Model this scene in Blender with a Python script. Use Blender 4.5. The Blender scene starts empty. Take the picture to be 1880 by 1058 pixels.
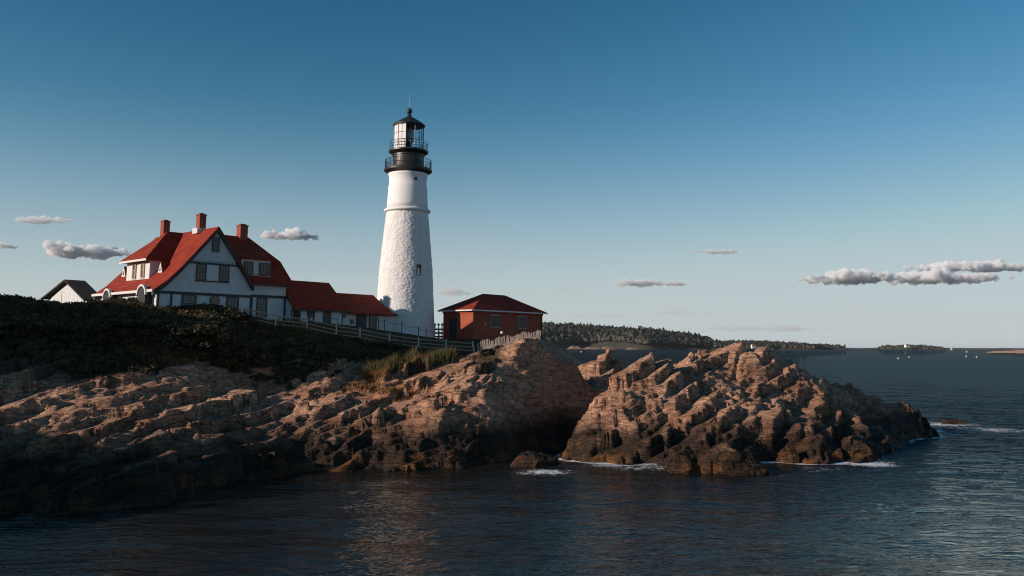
import bpy, math, random
import numpy as np
from mathutils import Vector
random.seed(7)
rng = np.random.default_rng(7)
SC = bpy.context.scene
COL = SC.collection
R = math.radians

# ------------------------------------------------------------------ survey of the view
F, PX, PY, HZ, ROLL, CH = 1550., 940., 431., 634.5, 0.006, 8.0
pitch = math.atan((HZ - PY) / F)
cp, sp = math.cos(pitch), math.sin(pitch)
cr, sr = math.cos(ROLL), math.sin(ROLL)
def ray(px, py):
    a, b = (px - PX) / F, -(py - PY) / F
    x = a * cr - b * sr; y = a * sr + b * cr
    return np.array([x, cp - y * sp, sp + y * cp])
def atY(px, py, Y):
    r = ray(px, py); t = Y / r[1]
    return np.array([r[0] * t, Y, CH + r[2] * t])
def atZ(px, py, Z=0.):
    r = ray(px, py); t = (Z - CH) / r[2]
    return np.array([r[0] * t, r[1] * t, Z])

ANG = math.atan2(.742, .670)
U = np.array([math.cos(ANG), math.sin(ANG)]); W = np.array([-U[1], U[0]])
TOW = atY(743, 600, 89.)[:2]
BRK = np.array([-3.93, 87.])
SHD = atY(160, 545, 85.)[:2]
SUN_AZ = R(-157.0); SUN_EL = R(17.0)

# ------------------------------------------------------------------ numpy noise
def _hash(i, j, k, s):
    h = (i.astype(np.int64) * 374761393 + j.astype(np.int64) * 668265263 + k.astype(np.int64) * 2147483647 + s * 974634777) & 0xFFFFFFFF
    h = ((h ^ (h >> 13)) * 1274126177) & 0xFFFFFFFF
    h = ((h ^ (h >> 16)) * 2246822519) & 0xFFFFFFFF
    h = h ^ (h >> 15)
    return (h & 0xFFFFFF) / float(0x1000000)
def vnoise(x, y, z, s=0):
    xi, yi, zi = np.floor(x), np.floor(y), np.floor(z)
    fx, fy, fz = x - xi, y - yi, z - zi
    fx, fy, fz = [f * f * (3 - 2 * f) for f in (fx, fy, fz)]
    out = 0
    for a in (0, 1):
        for b in (0, 1):
            for c in (0, 1):
                w = (fx if a else 1 - fx) * (fy if b else 1 - fy) * (fz if c else 1 - fz)
                out = out + w * _hash(xi + a, yi + b, zi + c, s)
    return out * 2 - 1
def fbm(x, y, z=None, o=4, s=0, g=.5):
    if z is None: z = np.zeros_like(x) + .37
    out = 0; a = 1
    for k in range(o):
        out = out + a * vnoise(x, y, z, s + k * 17); a *= g; x = x * 2.03; y = y * 2.03; z = z * 2.03
    return out
def cells(x, y, s=0, blocky=.5):
    xi, yi = np.floor(x), np.floor(y)
    f1 = np.full(x.shape, 9.); f2 = np.full(x.shape, 9.)
    rx = np.zeros_like(x); ry = np.zeros_like(x); h = [np.zeros_like(x) for _ in range(3)]
    zz = np.zeros_like(xi)
    for a in (-1, 0, 1):
        for b in (-1, 0, 1):
            ci, cj = xi + a, yi + b
            dx = x - (ci + .1 + .8 * _hash(ci, cj, zz, s)); dy = y - (cj + .1 + .8 * _hash(ci, cj, zz, s + 1))
            d = (1 - blocky) * np.hypot(dx, dy) + blocky * np.maximum(np.abs(dx), np.abs(dy))
            n = d < f1
            f2 = np.where(n, f1, np.minimum(f2, d)); f1 = np.where(n, d, f1)
            rx = np.where(n, dx, rx); ry = np.where(n, dy, ry)
            for q in range(3): h[q] = np.where(n, _hash(ci, cj, zz, s + 2 + q), h[q])
    return f1, f2, rx, ry, h
def plates(x, y, s, k, A, gx, gy, tl):
    """jittered tilted plates with chamfered joints"""
    xi, yi = np.floor(x), np.floor(y); zz = np.zeros_like(xi); num = 0; den = 1e-12; f1 = np.full(x.shape, 9.); f2 = np.full(x.shape, 9.)
    for a in (-1, 0, 1):
        for b in (-1, 0, 1):
            ci, cj = xi + a, yi + b
            dx = x - (ci + .12 + .76 * _hash(ci, cj, zz, s)); dy = y - (cj + .12 + .76 * _hash(ci, cj, zz, s + 1))
            d = .4 * np.hypot(dx, dy) + .6 * np.maximum(np.abs(dx), np.abs(dy))
            n = d < f1; f2 = np.where(n, f1, np.minimum(f2, d)); f1 = np.where(n, d, f1)
            h0, h1, h2 = [_hash(ci, cj, zz, s + 2 + q) for q in range(3)]
            w = np.exp(-k * d)
            num = num + w * (A * (h0 - .5) + (gx + (h1 - .5) * tl) * dx + (gy + (h2 - .5) * tl) * dy); den = den + w
    return num / den, f2 - f1
def sstep(a, b, x):
    t = np.clip((x - a) / (b - a), 0, 1); return t * t * (3 - 2 * t)

def terrace(h, X, Y, gx, gy, step, sharp, seed, lo=.45):
    """bedding: thin ledges parallel to planes that dip with gradient (gx, gy)"""
    q = (h - gx * X - gy * Y + 1.0 * fbm(X * .12, Y * .12, o=3, s=seed) + .05 * fbm(X * 1.1, Y * 1.1, o=2, s=seed + 9)) / step
    fr = q - np.floor(q); t = sstep(.5 - sharp, .5 + sharp, fr)
    m = lo + (1 - lo) * sstep(-.3, .45, fbm(X * .4, Y * .4, o=2, s=seed + 3))
    return h + (t - fr) * step * m
def rockdetail(X, Y, strike, seed, amp=1.0, ga=.15, gb=-.22):
    """angular, bedded rock: tilted plates at four sizes, cracks between them"""
    c, s = math.cos(strike), math.sin(strike)
    wx = X + .8 * fbm(X * .3, Y * .3, o=3, s=seed) ; wy = Y + .8 * fbm(X * .3 + 9, Y * .3, o=3, s=seed + 5)
    big = .55 + .9 * sstep(-.5, .6, fbm(X * .12, Y * .12, o=2, s=seed + 55))
    a = wx * c + wy * s; b = -wx * s + wy * c
    out = np.zeros_like(X)
    for i, (La, Lb, A, tl, k) in enumerate(((11., 4.6, .85, .7, 80), (4.2, 1.7, .26, .26, 60), (1.7, .65, .12, .14, 40), (.6, .26, .05, .08, 22))):
        h, e = plates(a / La, b / Lb, seed + 31 * i, k, A * (big if i < 3 else 1), ga * La, gb * Lb, tl)
        out += h
        out -= A * .22 * (1 - sstep(0, .07, e))
    out += .07 * fbm(X * 1.7, Y * 1.7, o=4, s=seed + 77)
    return out * amp

def tps(P, Z, reg=.3):
    P = np.asarray(P, float); Z = np.asarray(Z, float); n = len(P)
    d = np.sqrt(((P[:, None] - P[None]) ** 2).sum(-1) + .6)
    M = np.zeros((n + 3, n + 3)); M[:n, :n] = d - np.eye(n) * reg; M[:n, n] = 1; M[:n, n + 1:] = P
    M[n:, :n] = M[:n, n:].T
    c = np.linalg.solve(M, np.concatenate([Z, [0, 0, 0]]))
    def f(X, Y):
        sh = X.shape; X = X.ravel(); Y = Y.ravel(); out = c[n] + c[n + 1] * X + c[n + 2] * Y
        for i in range(n): out = out + c[i] * np.sqrt((X - P[i, 0]) ** 2 + (Y - P[i, 1]) ** 2 + .6)
        return out.reshape(sh)
    return f

# ------------------------------------------------------------------ headland ground form
HP, HV = [], []
def addp(x, y, z): HP.append((x, y)); HV.append(z)
for px, py in ((0, 945), (100, 942), (200, 936), (300, 925), (400, 897), (500, 874), (600, 864), (700, 863), (800, 861), (900, 848), (965, 826), (1015, 806), (1050, 795)):
    x, y, z = atZ(px, py, 0); addp(x, y, 0); addp(x + .3, y - 3.5, -2.0)
for col in (
    ((0,885,44),(0,820,49),(0,760,54),(0,700,58),(0,650,61),(0,610,64),(0,588,66)),
    ((150,890,44.2),(150,840,48),(150,795,51),(150,760,55),(150,700,59),(150,650,62.5),(150,610,65.5),(150,588,67.5)),
    ((300,880,45.2),(300,835,48.5),(300,795,52),(300,755,56),(300,730,59),(300,690,61.5),(300,650,64),(300,610,66.5),(300,586,68.5)),
    ((400,862,50),(400,800,54),(400,760,58),(400,715,63),(400,690,64.5),(400,650,67),(400,610,69),(400,586,70)),
    ((500,845,54),(500,805,56),(500,765,60),(500,722,65),(500,698,67),(500,655,70),(500,615,73),(500,598,74)),
    ((600,830,55.8),(600,790,57.5),(600,750,61),(600,705,67.5),(600,690,68.5),(600,650,73),(600,625,76.5)),
    ((700,825,57.2),(700,780,58.5),(700,745,63),(700,712,68),(700,680,73),(700,650,78)),
    ((800,815,58.2),(800,772,59.2),(800,740,62),(800,705,67),(800,675,74),(800,655,79)),
    ((900,800,60),(900,765,61),(900,720,63),(900,692,66),(900,668,72),(900,648,78)),
    ((960,775,65),(960,700,66.5),(960,664,69.5),(960,640,74)),
    ((1010,760,69.5),(1010,690,70.5),(1010,640,72.5),(1010,625,74)),
    ((1042,740,72.5),(1042,680,73.2),(1044,630,75))):
    for px, py, D in col: addp(*atY(px, py, D))
for px, py, D in ((1060,690,77),(1060,666,79),(1100,659,80.5),(1138,668,80),(1080,695,76.5),(1085,770,72.5),(1120,720,74.5)): addp(*atY(px, py, D))
FENCE = [(400,566,69.4,11.0),(445.6,590,71,None),(505.4,603,73,None),(562.8,612,75,None),(617,620,77,None),(660.2,627,78,None),(714.6,635,79.2,None),(768,643,80.2,None),(818.8,647,80.6,None),(873,648,80.4,None)]
for px, py, D, _ in FENCE: addp(*atY(px, py, D))
for px, py, D in ((905,644,80),(950,636,79.5),(992,626,78.5)): addp(*atY(px, py, D))
def F2W(u, v, o=TOW): return o + U * u + W * v
for u, v, z in ((-27.5,-4,10.3),(-27,10,10.5),(-22,-4,10.2),(-18,-4,10.1),(-22,6,10.3),(-15,-4,9.9),(-12,-4,9.6),(-12,4,9.6),(-8,-4,9.3),(-4,-5,8.9),(0,-5.5,8.6),(0,5,8.7),(4,0,8.6),(-5,6,9),(-35,4,10.5),(-38,16,11),(-28,20,10.6),(-12,14,8.5),(0,14,7.6)):
    x, y = F2W(u, v); addp(x, y, z)
for u, v, z in ((0,-.6,8.55),(5,-.7,8.6),(10.5,-.8,8.8),(11,5,8.3),(5,6,8.2),(0,5,8.4)):
    x, y = F2W(u, v, BRK); addp(x, y, z)
for p in ((9,84,6.2),(13,84,3.0),(14,78,-.5),(12,74,-1.5),(10,70,-2),(16,90,-2),(8,97,6),(10,103,-1),(5,106,2),(-4,114,-1),(-25,122,-1),(-55,140,-1),(-90,160,-1),(-60,105,10.5),(-90,110,11),(-120,130,6),(20,110,-4),(0,135,-5),(40,60,-6),
          (5,66,-1.5),(7,68.5,-1.8),(3.5,60,-2.5),(20,30,-6),(0,30,-6),(-10,35,-5),(60,90,-8),
          (-45,66,10.8),(-45,54,6),(-52,52,9),(-52,60,12),(-47,46,2.5),(-45,36,-.2),(-42,30,-1),(-62,64,15.5),(-60,57,19.5),(-60,50,22),(-72,55,23),(-61,41,8),(-61,36,9.5),(-62,27,17.5),(-74,29,18.5),(-54,26,11),(-53,50,10),(-44,18,-.3),(-55,14,7),(-30,11,-.5),(-36,4,5.5),(-18,5,-.8),(-20,-3,5.2),(-6,2.2,3.5),(0,-1,6.3),(4,2.5,2),(6,8,-3),(16,-2,2),(22,4,-3),(30,-10,4),  # unseen high ground left of frame, ridges and gap shaped to cast shade
          (-85,60,12),(-90,40,12.5),(-90,20,12),(-80,0,10),(-60,-10,9),(-40,-20,8.5),(-10,-25,8),(30,-40,7),(60,-30,0),(-130,40,13),(-130,-20,12),(-130,90,12)): addp(*p)
head_base = tps(HP, HV)

# plateau mask: mown grass and paths around the buildings (little rock relief)
fx = np.array([atY(px, py, D)[0] for px, py, D, _ in FENCE] + [atY(992,626,78.5)[0], 8.])
fy = np.array([atY(px, py, D)[1] for px, py, D, _ in FENCE] + [78.5, 84.])
def plateau(X, Y):
    fl = np.interp(X, fx, fy, left=fy[0] - .3)
    m = sstep(-1.0, 1.2, Y - fl)
    return m * sstep(-60, -50, X) * (1 - sstep(96, 104, Y)) * (1 - sstep(6.0, 8.0, X - (Y - 84) * .2))
def Hh(X, Y):
    b = head_base(X, Y); m = plateau(X, Y)
    near = sstep(-95, -62, X) * sstep(30, 36, Y)       # away from here the land is turf, not bare rock
    d = rockdetail(X, Y, R(48), 3, .95)
    soft = .25 * fbm(X * .3, Y * .3, o=4, s=50)
    veg = sstep(9.6, 10.6, b) * (1 - m)
    fl = np.interp(X, fx, fy, left=fy[0] - .3); m2 = sstep(-6.0, -1.0, Y - fl) * (1 - sstep(-6, -1, X))
    k = np.clip(near * (1 - m) * (1 - .7 * veg) * (1 - .7 * m2), 0, 1)
    k = k * (1 - .5 * sstep(-.6, -2.5, b))
    z = b + d * k * .68
    z = z + k * (terrace(terrace(z, X, Y, .30, .06, 1.15, .06, 21, .15), X, Y, .27, .09, .38, .10, 22, .35) - z)
    lid = 8.35 + 60 * (1 - sstep(-16, -6, X))
    z = np.where((z > lid) & (m < .5), lid + .35 * np.tanh((z - lid) / .35), z)
    return z + soft * (1 - k) * (1 - .85 * m)

# ------------------------------------------------------------------ outcrop to the right
OP, OV = [], []
def addo(x, y, z): OP.append((x, y)); OV.append(z)
for px, py in ((1032,842),(1080,850),(1150,853),(1230,857),(1290,858),(1400,848),(1440,846),(1490,852),(1550,848),(1610,843),(1652,828),(1690,805),(1716,792)):
    x, y, z = atZ(px, py, 0); addo(x, y, 0.05); addo(x, y - 3.2, -2.2)
for px, py, D in ((1045,830,61.5),(1060,800,62.2),(1090,740,63.7),(1112,708,65.2),(1140,690,66),(1148,664,67.5),(1185,659,68.5),(1230,668,69.5),(1262,692,69),(1275,676,70.5),(1300,670,71.5),(1330,648,73),(1370,642,74),(1430,654,74.5),(1470,679,75.2),(1490,692,75.5),(1530,706,76),(1580,722,77),(1640,745,78),(1690,770,79),(1708,784,79.6),
    (1160,720,65),(1200,720,65.5),(1250,740,64),(1300,725,67),(1330,690,71),(1350,715,68.5),(1400,705,71),(1450,715,71.5),(1500,745,71),(1550,755,72),(1600,775,73),(1640,795,73.5),
    (1110,780,62),(1150,790,61.5),(1200,800,61),(1250,812,60),(1300,795,61),(1350,800,61),(1400,782,63),(1425,790,62.5),(1418,750,67),(1455,795,62.5),(1500,800,63),(1550,805,64),(1600,808,66.5),(1180,830,59.5),(1330,835,58.5),(1480,835,60.5),(1570,830,61.5)): addo(*atY(px, py, D))
for p in ((10,82,4),(18,84,3.6),(25,85,2.5),(33,85,1),(15,91,-2),(25,93,-2.5),(35,92,-2.5),(45,88,-2.5),(50,80,-2.5),(46,70,-3),(38,62,-3),(28,54,-3.5),(8,88,-1.5),(2.2,58,-2.5),(1.5,62,-2.5),(3.2,66,-2),(6,72,-1.2),(8.3,77,-.3),(9,82,0),(10,48,-4),(30,105,-7),(5,95,-5),(60,70,-6)): addo(*p)
out_base = tps(OP, OV)
def Ho(X, Y):
    b = out_base(X, Y)
    d = rockdetail(X, Y, R(52), 203, .78, .12, -.20)
    z = b + d * (1 - .5 * sstep(-.6, -2.5, b))
    z = np.where(z > 7.2, 7.2 + .9 * np.tanh((z - 7.2) / .9), z)
    return terrace(terrace(z, X, Y, .34, .02, 1.25, .08, 221, .02), X, Y, .34, .10, .42, .10, 222, .25)

# ------------------------------------------------------------------ materials
MATS = {}
def nmat(name):
    m = bpy.data.materials.new(name); m.use_nodes = True; MATS[name] = m
    nt = m.node_tree; b = nt.nodes['Principled BSDF']
    return m, nt, b
def nd(nt, t, **kw):
    n = nt.nodes.new(t)
    for k, v in kw.items():
        if k in ('ins',):
            for a, c in v.items(): n.inputs[a].default_value = c
        else: setattr(n, k, v)
    return n
def L(nt, a, b): nt.links.new(a, b)
def ramp(nt, fac, stops, interp='LINEAR'):
    r = nt.nodes.new('ShaderNodeValToRGB'); r.color_ramp.interpolation = interp
    e = r.color_ramp.elements
    while len(e) < len(stops): e.new(.5)
    for i, (p, c) in enumerate(stops):
        e[i].position = p; e[i].color = (c[0], c[1], c[2], 1) if not isinstance(c, float) else (c, c, c, 1)
    L(nt, fac, r.inputs[0]); return r.outputs[0]
def noise(nt, vec, scale, detail=6, rough=.6, dist=0):
    n = nd(nt, 'ShaderNodeTexNoise', ins={'Scale': scale, 'Detail': detail, 'Roughness': rough, 'Distortion': dist})
    if vec is not None: L(nt, vec, n.inputs['Vector'])
    return n.outputs['Fac']
def mixc(nt, fac, a, b, mode='MIX'):
    n = nd(nt, 'ShaderNodeMix', data_type='RGBA', blend_type=mode)
    for k, v in ((0, fac), (6, a), (7, b)):
        if hasattr(v, 'links'): L(nt, v, n.inputs[k])
        else: n.inputs[k].default_value = v if k == 0 else (*v, 1)
    return n.outputs[2]
def math_(nt, op, a, b=0., clamp=False):
    n = nd(nt, 'ShaderNodeMath', operation=op, use_clamp=clamp)
    for k, v in ((0, a), (1, b)):
        if hasattr(v, 'links'): L(nt, v, n.inputs[k])
        else: n.inputs[k].default_value = v
    return n.outputs[0]
def bump(nt, b, h, dist, strength=1.):
    n = nd(nt, 'ShaderNodeBump', ins={'Strength': strength, 'Distance': dist}); L(nt, h, n.inputs['Height']); L(nt, n.outputs[0], b.inputs['Normal']); return n
def simple(name, col, rough=.7, var=.15, scale=3., bm=0., metal=0.):
    m, nt, b = nmat(name); tc = nd(nt, 'ShaderNodeTexCoord').outputs['Object']
    f = noise(nt, tc, scale, 6, .65)
    c = ramp(nt, f, ((.25, tuple(x * (1 - var) for x in col)), (.75, tuple(min(1, x * (1 + var)) for x in col))))
    L(nt, c, b.inputs['Base Color']); b.inputs['Roughness'].default_value = rough; b.inputs['Metallic'].default_value = metal
    if bm: bump(nt, b, noise(nt, tc, scale * 4, 6, .6), bm)
    return m
simple('dark_trim', (.022, .028, .029), .6, .2)
simple('window_frame', (.025, .03, .031), .5, .2)
simple('white_trim', (.62, .61, .59), .55, .06)
simple('black_iron', (.022, .018, .016), .42, .25, 5., .004)
simple('weathered_wood', (.30, .24, .19), .85, .3, 6., .004)
simple('sunbleached_wood', (.38, .31, .26), .85, .25, 6., .004)
simple('white_post', (.62, .58, .52), .7, .15)
simple('door_paint', (.03, .033, .035), .5, .2)
simple('shutter_brown', (.12, .075, .05), .6, .2)
simple('sail_cloth', (.85, .84, .82), .7, .03)
simple('hull_white', (.8, .8, .8), .3, .03)
simple('lens_glass', (.30, .36, .38), .1, .2, 8.)
simple('stone_base', (.26, .23, .2), .85, .3, 3., .02)
simple('concrete', (.33, .31, .29), .85, .2, 2., .01)
simple('bark', (.06, .045, .035), .9, .3)
simple('lead_flashing', (.6, .58, .56), .5, .1)
simple('interior_dark', (.02, .02, .022), .8, .2)
simple('curtain', (.35, .30, .22), .9, .3, 2.)
simple('pale_pane', (.13, .13, .12), .3, .3, 2.)
simple('grey_box', (.22, .22, .22), .6, .1)
simple('far_roof', (.28, .09, .06), .8, .1)

def glass_mat():
    m, nt, b = nmat('window_glass'); tc = nd(nt, 'ShaderNodeTexCoord').outputs['Object']
    c = ramp(nt, noise(nt, tc, 1.3, 3), ((.3, (.015, .017, .02)), (.7, (.05, .045, .04))))
    L(nt, c, b.inputs['Base Color']); b.inputs['Roughness'].default_value = .12
    b.inputs['IOR'].default_value = 1.5
    bump(nt, b, noise(nt, tc, 2.5, 2), .006)
    m2, nt, b = nmat('clear_glass'); b.inputs['Base Color'].default_value = (.85, .92, .95, 1); b.inputs['Roughness'].default_value = .02
    b.inputs['Transmission Weight'].default_value = 1.; b.inputs['IOR'].default_value = 1.08
    b.inputs['Specular IOR Level'].default_value = .8
glass_mat()

def clapboard(name, col, pitchz=.14):
    m, nt, b = nmat(name); tc = nd(nt, 'ShaderNodeTexCoord').outputs['Object']
    sx = nd(nt, 'ShaderNodeSeparateXYZ'); L(nt, tc, sx.inputs[0])
    f = math_(nt, 'FRACT', math_(nt, 'DIVIDE', sx.outputs[2], pitchz))
    n = noise(nt, tc, 1.6, 7, .7)
    base = ramp(nt, n, ((.3, tuple(x * .82 for x in col)), (.62, col)))
    line = math_(nt, 'LESS_THAN', f, .12)
    base = mixc(nt, math_(nt, 'MULTIPLY', line, .35), base, tuple(x * .45 for x in col))
    L(nt, base, b.inputs['Base Color']); b.inputs['Roughness'].default_value = .65
    h = math_(nt, 'ADD', math_(nt, 'SUBTRACT', 1., f), math_(nt, 'MULTIPLY', noise(nt, tc, 9, 5), .15))
    bump(nt, b, h, .018)
clapboard('clapboard', (.60, .62, .63)); clapboard('pediment_shingle', (.50, .54, .56), .2)

def shingle_mat(name, c1, c2, c3):
    m, nt, b = nmat(name); tc = nd(nt, 'ShaderNodeTexCoord').outputs['Object']
    sx = nd(nt, 'ShaderNodeSeparateXYZ'); L(nt, tc, sx.inputs[0])
    n1 = noise(nt, tc, .9, 5, .7); 
    mp = nd(nt, 'ShaderNodeMapping', ins={'Scale': (2.4, 2.4, 5.)}); L(nt, tc, mp.inputs[0])
    v = nd(nt, 'ShaderNodeTexVoronoi', feature='F1', ins={'Scale': 1.1}); L(nt, mp.outputs[0], v.inputs['Vector'])
    sp_ = nd(nt, 'ShaderNodeSeparateColor'); L(nt, v.outputs['Color'], sp_.inputs[0])
    base = ramp(nt, n1, ((.28, c1), (.5, c2), (.72, c3)))
    base = mixc(nt, .35, base, ramp(nt, sp_.outputs[0], ((0., c1), (1., c3))))
    fr = math_(nt, 'FRACT', math_(nt, 'DIVIDE', sx.outputs[2], .17))
    base = mixc(nt, math_(nt, 'MULTIPLY', math_(nt, 'LESS_THAN', fr, .25), .6), base, tuple(x * .4 for x in c1))
    L(nt, base, b.inputs['Base Color']); b.inputs['Roughness'].default_value = .95; b.inputs['Specular IOR Level'].default_value = .25
    bump(nt, b, math_(nt, 'ADD', math_(nt, 'MULTIPLY', math_(nt, 'SUBTRACT', 1., fr), .3), sp_.outputs[1]), .012)
shingle_mat('red_shingle', (.15, .018, .010), (.27, .032, .015), (.39, .052, .024))
shingle_mat('dark_shingle', (.035, .026, .024), (.05, .04, .036), (.07, .055, .05))

def brick_mat(name, a, bb, mort):
    m, nt, b = nmat(name); tc = nd(nt, 'ShaderNodeTexCoord').outputs['Object']
    sx = nd(nt, 'ShaderNodeSeparateXYZ'); L(nt, tc, sx.inputs[0])
    cx = nd(nt, 'ShaderNodeCombineXYZ'); L(nt, math_(nt, 'ADD', sx.outputs[0], sx.outputs[1]), cx.inputs[0]); L(nt, sx.outputs[2], cx.inputs[1])
    br = nd(nt, 'ShaderNodeTexBrick', ins={'Scale': 1., 'Brick Width': .24, 'Row Height': .085, 'Mortar Size': .008, 'Color1': (*a, 1), 'Color2': (*bb, 1), 'Mortar': (*mort, 1)})
    L(nt, cx.outputs[0], br.inputs['Vector'])
    n = noise(nt, tc, 1.2, 6, .7)
    c = mixc(nt, ramp(nt, n, ((.35, .0), (.7, .6))), br.outputs['Color'], tuple(x * .5 for x in a))
    L(nt, c, b.inputs['Base Color']); b.inputs['Roughness'].default_value = .85
    bump(nt, b, br.outputs['Fac'], .008).invert = True
brick_mat('brick_wall', (.44, .088, .036), (.34, .062, .026), (.30, .13, .08))
brick_mat('chimney_brick', (.36, .07, .032), (.28, .05, .025), (.25, .13, .09))

def tower_mat():
    m, nt, b = nmat('whitewashed_rubble'); tc = nd(nt, 'ShaderNodeTexCoord').outputs['Object']
    nz = noise(nt, tc, 1.1, 7, .7)
    mp = nd(nt, 'ShaderNodeMapping', ins={'Scale': (1., 1., 1.)}); L(nt, tc, mp.inputs[0])
    stain = nd(nt, 'ShaderNodeMapping', ins={'Scale': (3., 3., .12)}); L(nt, tc, stain.inputs[0])
    s = noise(nt, stain.outputs[0], 1., 6, .7)
    c = ramp(nt, nz, ((.3, (.64, .64, .63)), (.6, (.74, .74, .735))))
    c = mixc(nt, ramp(nt, s, ((.45, 0.), (.75, .5))), c, (.46, .43, .39))
    L(nt, c, b.inputs['Base Color']); b.inputs['Roughness'].default_value = .8
    v = nd(nt, 'ShaderNodeTexVoronoi', feature='SMOOTH_F1', ins={'Scale': 3.6, 'Smoothness': .5})
    w = nd(nt, 'ShaderNodeMapping', ins={'Scale': (1., 1., 1.7)}); L(nt, tc, w.inputs[0])
    ns = nd(nt, 'ShaderNodeTexNoise', ins={'Scale': 2., 'Detail': 3}); L(nt, w.outputs[0], ns.inputs['Vector'])
    L(nt, mixc(nt, .12, w.outputs[0], ns.outputs['Color']), v.inputs['Vector'])
    h = math_(nt, 'SUBTRACT', math_(nt, 'MULTIPLY', noise(nt, tc, 5, 5, .6), .7), v.outputs['Distance'])
    bump(nt, b, h, .04)
    simple('white_plaster', (.74, .735, .73), .75, .06, 2., .01)
tower_mat()

def rock_mat(name, strike, tide=1.0):
    m, nt, b = nmat(name); g = nd(nt, 'ShaderNodeNewGeometry'); pos = g.outputs['Position']
    sx = nd(nt, 'ShaderNodeSeparateXYZ'); L(nt, pos, sx.inputs[0])
    nrm = nd(nt, 'ShaderNodeSeparateXYZ'); L(nt, g.outputs['Normal'], nrm.inputs[0])
    mp = nd(nt, 'ShaderNodeMapping', ins={'Rotation': (0, R(12), -strike), 'Scale': (.35, 1.4, 2.2)}); L(nt, pos, mp.inputs[0])
    n1 = noise(nt, mp.outputs[0], .8, 8, .72); n2 = noise(nt, pos, 2.2, 8, .75); n3 = noise(nt, pos, .22, 5, .6)
    c = ramp(nt, n1, ((.24, (.11, .058, .036)), (.36, (.32, .18, .115)), (.48, (.60, .335, .215)), (.68, (.74, .44, .305))))
    c = mixc(nt, ramp(nt, n2, ((.35, .65), (.55, 0.))), c, (.07, .048, .036))
    c = mixc(nt, ramp(nt, n3, ((.42, 0.), (.62, .55))), c, (.27, .11, .05))
    # black lichen zone and rockweed above the waterline
    zz = math_(nt, 'ADD', sx.outputs[2], math_(nt, 'MULTIPLY', math_(nt, 'SUBTRACT', noise(nt, pos, .45, 5, .65), .5), 3.4))
    wet = ramp(nt, math_(nt, 'DIVIDE', zz, 5. * tide), ((.30, 1.), (.66, .0)))
    c = mixc(nt, math_(nt, 'MULTIPLY', wet, .93), c, (.014, .011, .008))
    weed = ramp(nt, math_(nt, 'DIVIDE', math_(nt, 'ADD', sx.outputs[2], math_(nt, 'MULTIPLY', math_(nt, 'SUBTRACT', n2, .5), 1.8)), 3.), ((.15, 1.), (.5, .0)))
    c = mixc(nt, math_(nt, 'MULTIPLY', weed, ramp(nt, noise(nt, pos, .7, 4), ((.5, 0.), (.68, .7)))), c, (.26, .105, .025))
    L(nt, c, b.inputs['Base Color'])
    rr = nd(nt, 'ShaderNodeMapRange', ins={'To Min': .92, 'To Max': .7}); L(nt, wet, rr.inputs[0]); L(nt, rr.outputs[0], b.inputs['Roughness'])
    b.inputs['Specular IOR Level'].default_value = .18
    vo = nd(nt, 'ShaderNodeTexVoronoi', feature='DISTANCE_TO_EDGE', ins={'Scale': 1.1}); 
    dw = nd(nt, 'ShaderNodeTexNoise', ins={'Scale': 1.3, 'Detail': 5}); L(nt, mp.outputs[0], dw.inputs['Vector'])
    L(nt, mixc(nt, .25, mp.outputs[0], dw.outputs['Color']), vo.inputs['Vector'])
    crack = ramp(nt, vo.outputs['Distance'], ((0., 0.), (.06, 1.)))
    v2 = nd(nt, 'ShaderNodeTexVoronoi', feature='DISTANCE_TO_EDGE', ins={'Scale': 2.6}); L(nt, mixc(nt, .15, mp.outputs[0], dw.outputs['Color']), v2.inputs['Vector'])
    cr2 = ramp(nt, v2.outputs['Distance'], ((0., 0.), (.035, 1.)))
    lines = math_(nt, 'MULTIPLY', math_(nt, 'ADD', math_(nt, 'MULTIPLY', crack, .35), .65), math_(nt, 'ADD', math_(nt, 'MULTIPLY', cr2, .2), .8))
    c = mixc(nt, math_(nt, 'SUBTRACT', 1., lines), c, (.03, .022, .017)); L(nt, c, b.inputs['Base Color'])
    crack = math_(nt, 'ADD', crack, math_(nt, 'MULTIPLY', cr2, .5))
    h = math_(nt, 'ADD', math_(nt, 'MULTIPLY', crack, .5), math_(nt, 'ADD', math_(nt, 'MULTIPLY', n1, 1.3), n2))
    bump(nt, b, h, .16)
    return m, nt, b, c, nrm, pos, sx
def head_mat():
    m, nt, b, c, nrm, pos, sx = rock_mat('headland_rock', R(48))
    at = nd(nt, 'ShaderNodeAttribute', attribute_name='turf')
    n = noise(nt, pos, 1.5, 7, .75)
    grass = ramp(nt, n, ((.3, (.028, .026, .013)), (.5, (.06, .048, .022)), (.72, (.12, .085, .04))))
    f = math_(nt, 'MULTIPLY', at.outputs['Fac'], ramp(nt, nrm.outputs[2], ((.45, 0.), (.75, 1.))))
    f = ramp(nt, math_(nt, 'ADD', f, math_(nt, 'MULTIPLY', math_(nt, 'SUBTRACT', n, .5), .9)), ((.4, 0.), (.6, 1.)))
    c = mixc(nt, ramp(nt, at.outputs['Fac'], ((.05, 0.), (.4, .85))), c, (.045, .036, .026))
    L(nt, mixc(nt, f, c, grass), b.inputs['Base Color'])
head_mat()
rock_mat('outcrop_rock', R(48))

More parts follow.
